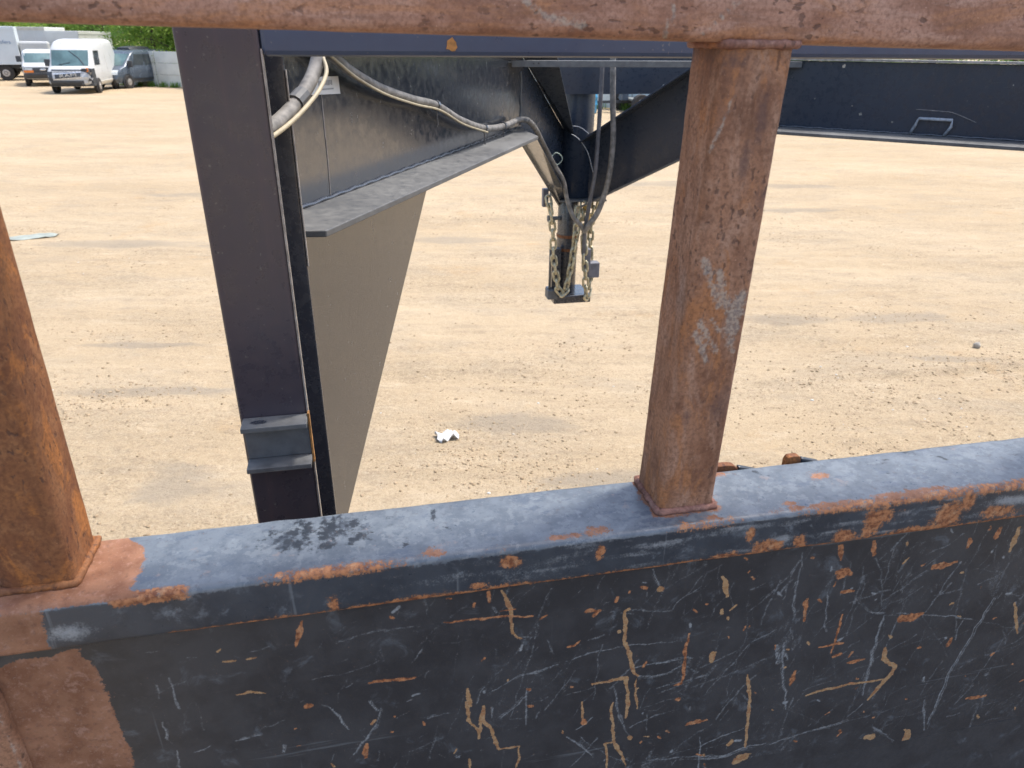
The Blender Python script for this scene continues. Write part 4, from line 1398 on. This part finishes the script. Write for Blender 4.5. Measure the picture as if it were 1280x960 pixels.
def text_mesh(parent, name, txt, size, mat, M):
    cu = bpy.data.curves.new(name, 'FONT'); cu.body = txt; cu.size = size; cu.extrude = .006; cu.align_x = 'CENTER'; cu.align_y = 'CENTER'
    t = bpy.data.objects.new(name, cu); COL.objects.link(t)
    dg = bpy.context.evaluated_depsgraph_get()
    me = bpy.data.meshes.new_from_object(t.evaluated_get(dg))
    bpy.data.objects.remove(t); bpy.data.curves.remove(cu)
    me.materials.clear(); me.materials.append(mat); me.transform(M)
    o = bpy.data.objects.new(name, me); COL.objects.link(o); o.parent = parent
    return o


def mirror(v, parent, s, x, z, hw):
    m = MB(); m.box((x - .10, s * (hw + .06) - .09, z - .16), (x + .06, s * (hw + .06) + .16 * s + .0, z + .16)) if s > 0 else m.box((x - .10, s * (hw + .06) - .16, z - .16), (x + .06, s * (hw + .06) + .09, z + .16))
    m.build('mirror', TRIM, parent, bevel=.03)


# --- white high-roof van with its smashed corner
v = Van([(.34, 2.60, -2.9, .90, .16), (.50, 2.76, -2.96, 1.0, .22), (.80, 2.78, -2.98, 1.02, .26), (1.02, 2.66, -2.98, 1.02, .28), (1.18, 2.35, -2.98, 1.015, .25), (1.26, 2.12, -2.98, 1.01, .2), (1.98, 1.62, -2.97, .95, .16), (2.16, 1.40, -2.96, .92, .16), (2.34, 1.05, -2.94, .88, .18), (2.44, .55, -2.9, .80, .2), (2.48, .1, -2.8, .66, .2)])
c = place('cargo_van', 'white high-roof cargo van with a smashed front corner and dark grille', 'van', (-22.5, 40.9), 166)
v.body().build('body', VW, c, smooth=True).modifiers.new('e', 'EDGE_SPLIT').split_angle = rad(35)
v.front(-.86, .80, 1.27, 1.97, .012, 10, 6).build('windshield', GLASS, c)
m = MB(); m.tube([(v.fx(1.32, -.5) + .03, -.5, 1.32), (v.fx(1.42, .0) + .03, .0, 1.42)], .012, 6); m.build('wiper', TRIM, c)
m = MB(); m.tube([(v.fx(1.95, -.05) + .026, -.05, 1.95), (v.fx(1.6, .4) + .026, .4, 1.6), (v.fx(1.3, .62) + .026, .62, 1.30)], .016, 6); m.build('windshield_crack', TRIM, c)
v.front(-.80, .60, 1.00, 1.12, .014, 8, 2, .0).build('hood_gap', TRIM, c)
g = v.front(-.62, .52, .70, .90, .03, 8, 3, .10).build('grille', TRIM, c)
v.front(-.70, .58, .88, .93, .045, 8, 1, .10).build('grille_bar', CHROME, g)
v.front(-.70, .58, .64, .69, .045, 8, 1, .10).build('grille_bar', CHROME, g)
text_mesh(g, 'lettering', 'RAM', .26, CHROME, Matrix.Translation((v.fx(.85, 0) + .05, -.02, .845)) @ Matrix(((0, 0, 1, 0), (1, 0, 0, 0), (0, 1, 0, 0), (0, 0, 0, 1))) @ Matrix.Rotation(.08, 4, 'Z') @ Matrix.Diagonal((1.5, .8, 1, 1)))
v.front(-1.0, .62, .35, .62, .03, 12, 3).build('bumper', TRIM, c, bevel=.01)
v.front(-.99, -.74, .62, 1.02, .022, 3, 3).build('headlight', TRIM, c)
# the crushed corner: dark cavity, bent sheet, hanging lamp
m = MB(); r_ = random.Random(5)
m.box((1.95, .56, .36), (2.62, 1.03, 1.16)); cav = m.build('open_wheel_bay', TRIM, c, bevel=.03)
for k in range(14):
    m = MB(); p = Vector((r_.uniform(2.5, 2.78), r_.uniform(.55, .98), r_.uniform(.5, 1.15)))
    q = [p + Vector((r_.uniform(-.1, .1), r_.uniform(-.18, .18), r_.uniform(-.16, .16))) for _ in range(4)]
    m.slab(q, (1, .2, .1), .015); m.build('torn_sheet', (PRIMER, VW, TRIM)[k % 3], cav)
m = MB(); m.lathe([(.07, 0), (.09, .05), (.06, .09)], 12, Matrix.Translation((2.66, .86, 1.10)) @ Matrix.Rotation(math.pi / 2, 4, 'Y')); m.build('hanging_lamp', AMBER, cav)
for s in (-1, 1):
    mirror(v, c, s, 1.75, 1.40, 1.0) if s < 0 else None
    v.side(s, .75, 1.70, 1.30, 1.95, lean=.35).build('side_window', GLASSD, c)
    for xx in (.55, -.6, -1.75):
        m = v.side(s, xx, xx + .02, .5, 2.25, .008); m.build('panel_seam', RIM, c)
    v.side(s, -2.9, 1.5, .42, .56, .02).build('side_rail', BOXW, c)
    for x in (1.75, -1.75):
        m = MB(); m.lathe([(.44, 0), (.44, .012)], 24, Matrix.Translation((x, s * 1.0, .38)) @ Matrix.Rotation(-s * math.pi / 2, 4, 'X')); m.build('wheel_arch', TRIM, c)
        wheel(c, x, s * .96, .36, .24)
for yy in (-.45, .0, .45):
    m = MB(); m.box((v.fx(2.28, yy) - .02, yy - .03, 2.265), (v.fx(2.28, yy) + .02, yy + .03, 2.295)); m.build('roof_marker', RIM, c)

# --- white cutaway van
v = Van([(.40, 2.30, -2.6, .90, .12), (.60, 2.42, -2.62, .96, .14), (.95, 2.42, -2.62, .98, .16), (1.06, 2.36, -2.62, .98, .2), (1.20, 1.75, -2.62, .96, .2), (1.74, 1.15, -2.6, .87, .16), (1.84, .9, -2.55, .81, .16), (1.89, .5, -2.5, .70, .16)])
c = place('work_van', 'white work van with black bumper and amber front lamps', 'van', (-27.9, 46.4), 150)
v.body().build('body', VW, c, smooth=True).modifiers.new('e', 'EDGE_SPLIT').split_angle = rad(35)
v.front(-.82, .82, 1.24, 1.72, .012, 10, 5).build('windshield', GLASS, c)
g = v.front(-.90, .90, .72, 1.0, .02, 10, 3).build('grille', TRIM, c)
m = MB(); m.lathe([(.13, 0), (.11, .02), (.001, .03)], 16, Matrix.Translation((v.fx(.88, 0) + .022, 0, .88)) @ Matrix.Rotation(math.pi / 2, 4, 'Y') @ Matrix.Diagonal((.45, 1.2, 1, 1))); m.build('emblem', CHROME, g)
for s in (-1, 1):
    v.front(*sorted((s * .50, s * .88)), .86, .97, .03, 4, 2).build('headlight', LAMP, c)
    v.front(*sorted((s * .46, s * .94)), .73, .85, .034, 5, 2).build('turn_lamp', AMBER, c)
    mirror(v, c, s, 1.35, 1.42, .98)
    v.side(s, .2, 1.0, 1.25, 1.70, lean=.3).build('side_window', GLASSD, c)
    for x in (1.55, -1.85):
        wheel(c, x, s * .88, .36, .24)
v.front(-.98, .98, .42, .70, .05, 12, 3).build('bumper', TRIM, c, bevel=.015)

# --- dark passenger van with a roof rack
v = Van([(.30, 2.35, -2.5, .88, .16), (.50, 2.48, -2.55, .95, .22), (.80, 2.44, -2.56, .97, .28), (1.00, 2.25, -2.56, .97, .25), (1.14, 1.75, -2.56, .96, .2), (1.78, .95, -2.52, .86, .14), (1.90, .65, -2.48, .80, .16), (1.96, .2, -2.4, .66, .16)])
c = place('passenger_van', 'dark grey passenger van with a roof pod parked by the fence', 'van', (-22.0, 44.9), 192)
v.body().build('body', VG, c, smooth=True).modifiers.new('e', 'EDGE_SPLIT').split_angle = rad(35)
v.front(-.80, .80, 1.17, 1.75, .012, 10, 5).build('windshield', GLASS, c)
v.front(-.5, .5, .62, .82, .02, 8, 3).build('grille', TRIM, c)
v.front(-.55, .55, .70, .73, .035, 8, 1).build('grille_bar', CHROME, c)
v.front(-.9, .9, .32, .46, .02, 10, 2).build('bumper', TRIM, c)
for s in (-1, 1):
    v.front(*sorted((s * .52, s * .90)), .72, .96, .025, 4, 2).build('headlight', LAMP, c)
    mirror(v, c, s, 1.35, 1.25, .98)
    v.side(s, .1, .95, 1.18, 1.72, lean=.3).build('side_window', GLASSD, c)
    v.side(s, -1.1, -.05, 1.18, 1.72).build('side_window', GLASSD, c)
    v.side(s, -2.4, -1.2, 1.18, 1.72).build('side_window', GLASSD, c)
    v.side(s, -2.4, 1.2, .40, .50, .02).build('side_moulding', TRIM, c)
    for x in (1.55, -1.65):
        m = MB(); m.lathe([(.42, 0), (.42, .012)], 24, Matrix.Translation((x, s * .955, .36)) @ Matrix.Rotation(-s * math.pi / 2, 4, 'X')); m.build('wheel_arch', TRIM, c)
        wheel(c, x, s * .91, .34, .22)
m = MB(); n = 12
for i in range(n + 1):
    t = i / n; h = .16 * math.sin(math.pi * min(1, .12 + t * .8)) ** .5
    m.v += [(-1.4 + 1.7 * t, -.45, 1.962), (-1.4 + 1.7 * t, -.36, 1.97 + h), (-1.4 + 1.7 * t, .36, 1.97 + h), (-1.4 + 1.7 * t, .45, 1.962)]
    if i:
        a = 4 * (i - 1)
        m.f += [(a + k, a + k + 4, a + k + 5, a + k + 1) for k in range(3)]
m.f += [(0, 1, 2, 3), (4 * n + 3, 4 * n + 2, 4 * n + 1, 4 * n)]
m.build('roof_pod', TRIM, c, bevel=.02)


# --- box trucks and trailers
def box_body(name, label, pos, az, L, W_, z0, z1, mat, trim, wheels, letters=None, ribs=7):
    t = place(name, label, 'truck', pos, az)
    m = MB(); m.box((-L / 2, -W_ / 2, z0), (L / 2, W_ / 2, z1)); b = m.build('cargo_box', mat, t, bevel=.03)
    for s in (-1, 1):
        m = MB(); m.box((-L / 2, s * (W_ / 2 + .012) - .012, z1 - .20), (L / 2, s * (W_ / 2 + .012) + .012, z1 - .02)); m.build('top_trim', trim, b)
        m = MB(); m.box((-L / 2, s * (W_ / 2 + .012) - .012, z0), (L / 2, s * (W_ / 2 + .012) + .012, z0 + .12)); m.build('bottom_trim', trim, b)
        for k in range(1, ribs):
            x = -L / 2 + L * k / ribs
            m = MB(); m.box((x - .02, s * (W_ / 2 + .006) - .006, z0 + .12), (x + .02, s * (W_ / 2 + .006) + .006, z1 - .2)); m.build('panel_rib', mat, b)
    m = MB(); m.box((-L / 2 + .2, -W_ / 2 + .4, z0 - .22), (L / 2 - .2, -W_ / 2 + .55, z0 - .002)); m.box((-L / 2 + .2, W_ / 2 - .55, z0 - .22), (L / 2 - .2, W_ / 2 - .4, z0 - .002)); m.build('chassis_rail', TRIM, t)
    for x in wheels:
        for s in (-1, 1):
            wheel(t, x, s * (W_ / 2 - .18), .46, .28)
        m = MB(); m.box((x - .08, -W_ / 2 + .3, .38), (x + .08, W_ / 2 - .3, .54)); m.build('axle', TRIM, t)
    if letters:
        lx, lz, sz, txt, s = letters
        Mt = Matrix.Translation((lx, s * (W_ / 2 + .014), lz)) @ (Matrix(((1, 0, 0, 0), (0, 0, -1, 0), (0, 1, 0, 0), (0, 0, 0, 1))) if s < 0 else Matrix(((-1, 0, 0, 0), (0, 0, 1, 0), (0, 1, 0, 0), (0, 0, 0, 1))))
        text_mesh(b, 'lettering', txt, sz, LETTER, Mt)
    return t


t = box_body('box_truck', 'pale blue-white box truck with blue lettering on its side', (-35.0, 50.0), 62, 6.4, 2.4, .95, 3.15, BOXB, BOXB, (-2.0, 2.2), (2.3, 2.25, .30, 'Transfers', -1), 5)
m = MB(); m.box((3.25, -1.0, .55), (4.9, 1.0, 2.3)); m.build('cab', VW, t, bevel=.12)
box_body('box_trailer', 'long white box trailer with cream top trim behind the vans', (-34.5, 56.0), 90, 4.6, 2.5, 1.0, 3.18, BOXW, BOXT, (-2.0, -.9, 2.0), None, 6)
box_body('box_trailer', 'lower white box trailer behind the smashed high-roof van', (-30.75, 56.3), 180, 4.4, 2.3, .95, 2.95, BOXW, BOXW, (-1.0, .6), None, 5)
# white pickup nose at the very edge
v = Van([(.35, 2.5, -2.6, .92, .16), (.55, 2.6, -2.62, .98, .2), (.95, 2.55, -2.62, .98, .2), (1.15, 1.6, -2.62, .96, .2), (1.75, .8, -2.0, .85, .14), (1.85, .4, -1.6, .72, .14)])
c = place('parked_car', 'white car beside the lettered box truck, mostly out of view', 'car', (-31.6, 43.2), 200)
v.body().build('body', VW, c, smooth=True).modifiers.new('e', 'EDGE_SPLIT').split_angle = rad(35)
v.front(-.8, .8, 1.18, 1.70, .012, 8, 4).build('windshield', GLASS, c)
for s in (-1, 1):
    v.front(*sorted((s * .55, s * .9)), .72, .9, .025, 4, 2).build('headlight', LAMP, c)
    v.side(s, -1.4, .7, 1.2, 1.68).build('side_window', GLASSD, c)
    for x in (1.6, -1.6): wheel(c, x, s * .92, .37, .24)
v.front(-.95, .95, .38, .58, .03, 8, 2).build('bumper', TRIM, c)

# --- panel fence
FEN = simple('pale_fence_panel', (.66, .69, .65), .6, 0, .08, 1.5)
FENP = simple('fence_post', (.42, .43, .40), .6, 0, .12, 4)
BAY = 2.4
mb = MB(); mb.box((0.03, -.02, 0), (BAY - .03, .02, .60)); PM = mb.mesh('board', FEN)
mp = MB(); mp.box((-.05, -.05, -.1), (.05, .05, 1.92)); PPM = mp.mesh('fence_post', FENP)


def fence_run(f0, f1, label):
    fd = f1 - f0; FL = fd.length; fd.normalize()
    fence = thing('panel_fence', label, 'fence', f0, math.atan2(fd.y, fd.x))
    n = int(FL / BAY)
    for i in range(n + 1):
        o = bpy.data.objects.new('fence_post', PPM); COL.objects.link(o); o.parent = fence; o.location = (i * BAY, .02, 0)
        if i == n: break
        for j in range(3):
            o = bpy.data.objects.new('board', PM); COL.objects.link(o); o.parent = fence
            o.location = (i * BAY, random.uniform(-.012, .012) - .075, .04 + j * .615); o.rotation_euler = (random.uniform(-.012, .012), 0, 0)


FA, FB, FC = Vector((-24.9, 47.5, 0)), Vector((22, 23.0, 0)), Vector((-84, 78, 0))
fence_run(FA, FB, 'pale panel fence of wide boards beside the dark passenger van')
FD = Vector((-28.6, 61, 0))
fence_run(FC, FD, 'pale panel fence behind the white box trailers')
fence_run(FD + Vector((.1, -.3, 0)), FA + Vector((-.2, .6, 0)), 'short return of pale panel fence behind the high-roof van')

# --- trees
def leaf_mat(name, c1, c2):
    T = NT(name)
    f = T.attr('tint')
    c = T.mix(T.ramp(f, 0, 1, smooth=False), c1, c2)
    T.out(c, .55, None, 0, spec=.3)
    tr_ = T.n('ShaderNodeBsdfTranslucent'); T.setin(tr_.inputs['Color'], T.mix(.5, c, (.32, .50, .08)))
    mx = T.n('ShaderNodeMixShader'); mx.inputs[0].default_value = .45
    T.l(T.b.outputs[0], mx.inputs[1]); T.l(tr_.outputs[0], mx.inputs[2])
    T.l(mx.outputs[0], T.t.nodes['Material Output'].inputs['Surface'])
    return T.m


LEAF = [leaf_mat('leaf_fresh', (.15, .27, .04), (.36, .52, .11)), leaf_mat('leaf_deep', (.09, .19, .04), (.23, .38, .09)), leaf_mat('leaf_yellow', (.21, .30, .05), (.42, .54, .13))]
BARK = simple('bark', (.12, .095, .07), .9, 0, .3, 8, .4)


def tree_proto(k, H, R_):
    r = np.random.default_rng(50 + k); rr = random.Random(50 + k)
    m = MB(); tips = []
    top = Vector((rr.uniform(-.3, .3), rr.uniform(-.3, .3), H * .8))
    tp = [Vector((0, 0, -.1)), Vector((.05, .03, H * .25)), Vector((top.x * .6, top.y * .6, H * .5)), top]
    m.tube(tp, [.20, .15, .10, .03], 9)
    for i in range(17):
        h = H * (.10 + .68 * i / 17); a = i * 2.4 + rr.uniform(-.4, .4)
        L = R_ * (1.0 - .45 * max(0, (h / H - .5))) * rr.uniform(.6, 1.0)
        s = Vector((top.x * h / H * .6, top.y * h / H * .6, h))
        e = s + Vector((math.cos(a) * L, math.sin(a) * L, L * rr.uniform(.1, .6)))
        md = s.lerp(e, .5) + Vector((0, 0, .15))
        m.tube([s, md, e], [.055, .035, .012], 6)
        tips += [(e, R_ * rr.uniform(.30, .48)), (md, R_ * rr.uniform(.25, .38))]
    tips += [(top + Vector((0, 0, .3)), R_ * .42), (top * .9, R_ * .5)]
    # leaves
    P_, N = [], 9500
    wsum = np.array([t[1] ** 2 for t in tips]); wsum /= wsum.sum()
    idx = r.choice(len(tips), N, p=wsum)
    cen = np.array([t[0] for t in tips])[idx]; rad_ = np.array([t[1] for t in tips])[idx]
    d = r.normal(size=(N, 3)); d /= np.linalg.norm(d, axis=1)[:, None]
    p = cen + d * (rad_ * r.random(N) ** .5)[:, None] * np.array([1, 1, .8])
    p[:, 2] = np.maximum(p[:, 2], .15)
    s = r.uniform(.05, .13, N)
    a = r.normal(size=(N, 3)); a /= np.linalg.norm(a, axis=1)[:, None]
    b = np.cross(a, r.normal(size=(N, 3))); b /= np.linalg.norm(b, axis=1)[:, None]
    Vq = np.stack([p - a * s[:, None], p + b * (s * .5)[:, None], p + a * s[:, None], p - b * (s * .5)[:, None]], 1).reshape(-1, 3)
    Qq = np.arange(4 * N).reshape(N, 4)
    clump = r.random(len(tips))[idx]
    return m.mesh('trunk', BARK, smooth=True), Vq, Qq, np.repeat(np.clip(.55 * clump + .45 * r.random(N), 0, 1), 4)


PROTO = [tree_proto(0, 7.5, 2.7), tree_proto(1, 6.2, 2.4), tree_proto(2, 8.4, 3.0)]
CROWN = {}
rr = random.Random(9)
tl = ['fresh green leafy tree rising over the %s', 'deep green dense tree rising over the %s', 'yellow-green airy tree rising over the %s']
i = 0
for f0, f1, where in ((FC, FD, 'fence behind the box trailers'), (FD, FA, 'fence return behind the vans'), (FA, FB, 'fence beside the dark passenger van')):
    fd = f1 - f0; FL = fd.length; fd.normalize(); nrm = Vector((-fd.y, fd.x, 0)); s_ = .5
    while s_ < FL:
        k = (0, 2, 1, 0, 1, 2, 0)[i % 7]; lm = (0, 2, 1, 0, 2, 0)[i % 6]
        p = f0 + fd * s_ + nrm * (2.8 + 3.2 * (i % 2) + rr.uniform(-.6, .6))
        t = thing('leafy_tree', tl[lm] % where, 'tree', p, rr.uniform(0, 6.28), 'trees over the ' + where)
        sc_ = rr.uniform(.85, 1.15); t.scale = (sc_, sc_, sc_ * rr.uniform(.9, 1.05))
        tm, Vq, Qq, tint = PROTO[k]
        o = bpy.data.objects.new('trunk', tm); COL.objects.link(o); o.parent = t
        if (k, lm) not in CROWN:
            o = npmesh('crown', Vq, Qq, LEAF[lm], t, {'tint': tint}, smooth=False); CROWN[(k, lm)] = o.data
        else:
            o = bpy.data.objects.new('crown', CROWN[(k, lm)]); COL.objects.link(o); o.parent = t
        s_ += rr.uniform(2.2, 3.2); i += 1

# scrub along the fence foot
def tuft(pos, n, h, seed):
    r = np.random.default_rng(seed)
    a = r.uniform(0, 6.28, n); L = h * r.uniform(.4, 1, n); ln = r.uniform(.1, .5, n)
    b0 = np.stack([r.normal(0, .12, n), r.normal(0, .06, n), np.zeros(n)], 1)
    tip = b0 + np.stack([np.cos(a) * ln * L, np.sin(a) * ln * L, L], 1)
    sd = np.stack([-np.sin(a), np.cos(a), np.zeros(n)], 1) * .02
    Vq = np.stack([b0 - sd, b0 + sd, tip + sd * .2, tip - sd * .2], 1).reshape(-1, 3)
    o = npmesh('weed_clump', Vq, np.arange(4 * n).reshape(n, 4), LEAF[1], None, {'tint': np.repeat(r.random(n), 4)}, smooth=False)
    o.location = pos
    return tag(o, 'low green weeds growing at the foot of the pale fence', 'weeds', 'weeds along the fence')


fd = (FB - FA).normalized(); nrm = Vector((-fd.y, fd.x, 0))
for i, s_ in enumerate((2.2, 3.6, 4.6, 5.5, 6.4, 32.2, 33.5)):
    p = FA + fd * s_ - nrm * .35
    tuft((p.x, p.y, 0), 70, .34, i)

# --- things in the gap below the cross plate
BLUE = simple('blue_plastic', (.06, .28, .50), .4, 0, .15, 4)
bp = (2.95, 30.2)
m = MB(); m.lathe([(.26, 0), (.29, .05), (.29, .28), (.305, .30), (.305, .33), (.29, .35), (.29, .56), (.305, .58), (.305, .61), (.29, .63), (.29, .84), (.25, .89), (.10, .90)], 24)
o = m.build('barrel', BLUE, None, smooth=True); o.location = (bp[0], bp[1], gz(*bp)); tag(o, 'blue plastic drum on the ground in front of the far fence', 'barrel')
q = (4.2, 30.8)
t = place('equipment_trailer', 'dark flatbed equipment trailer parked far off beside a blue drum', 'trailer', q, 75)
GREYB = simple('grey_deck', (.22, .24, .24), .6, 0, .15, 4)
m = MB(); m.box((.3, -.95, .44), (5.0, .95, .52)); m.build('deck', GREYB, t, bevel=.02)
m = MB(); m.box((-1.0, -.06, .34), (5.0, .06, .435)); m.build('drawbar', TRIM, t)
m = MB(); m.box((-.02, -.22, .43), (.28, .08, 1.75)); m.build('tool_box', VG, t, bevel=.03)
for x in (.45, 1.35, 4.2):
    for s in (-1, 1): wheel(t, x, s * 1.02, .36, .24)
for s in (-1, 1):
    m = MB(); m.tube([(2.2, s * .9, .52), (2.9, s * .9, 1.7)], .025, 6); m.tube([(2.9, s * .9, .52), (3.8, s * .9, 1.9)], .025, 6); m.build('stake', TRIM, t)
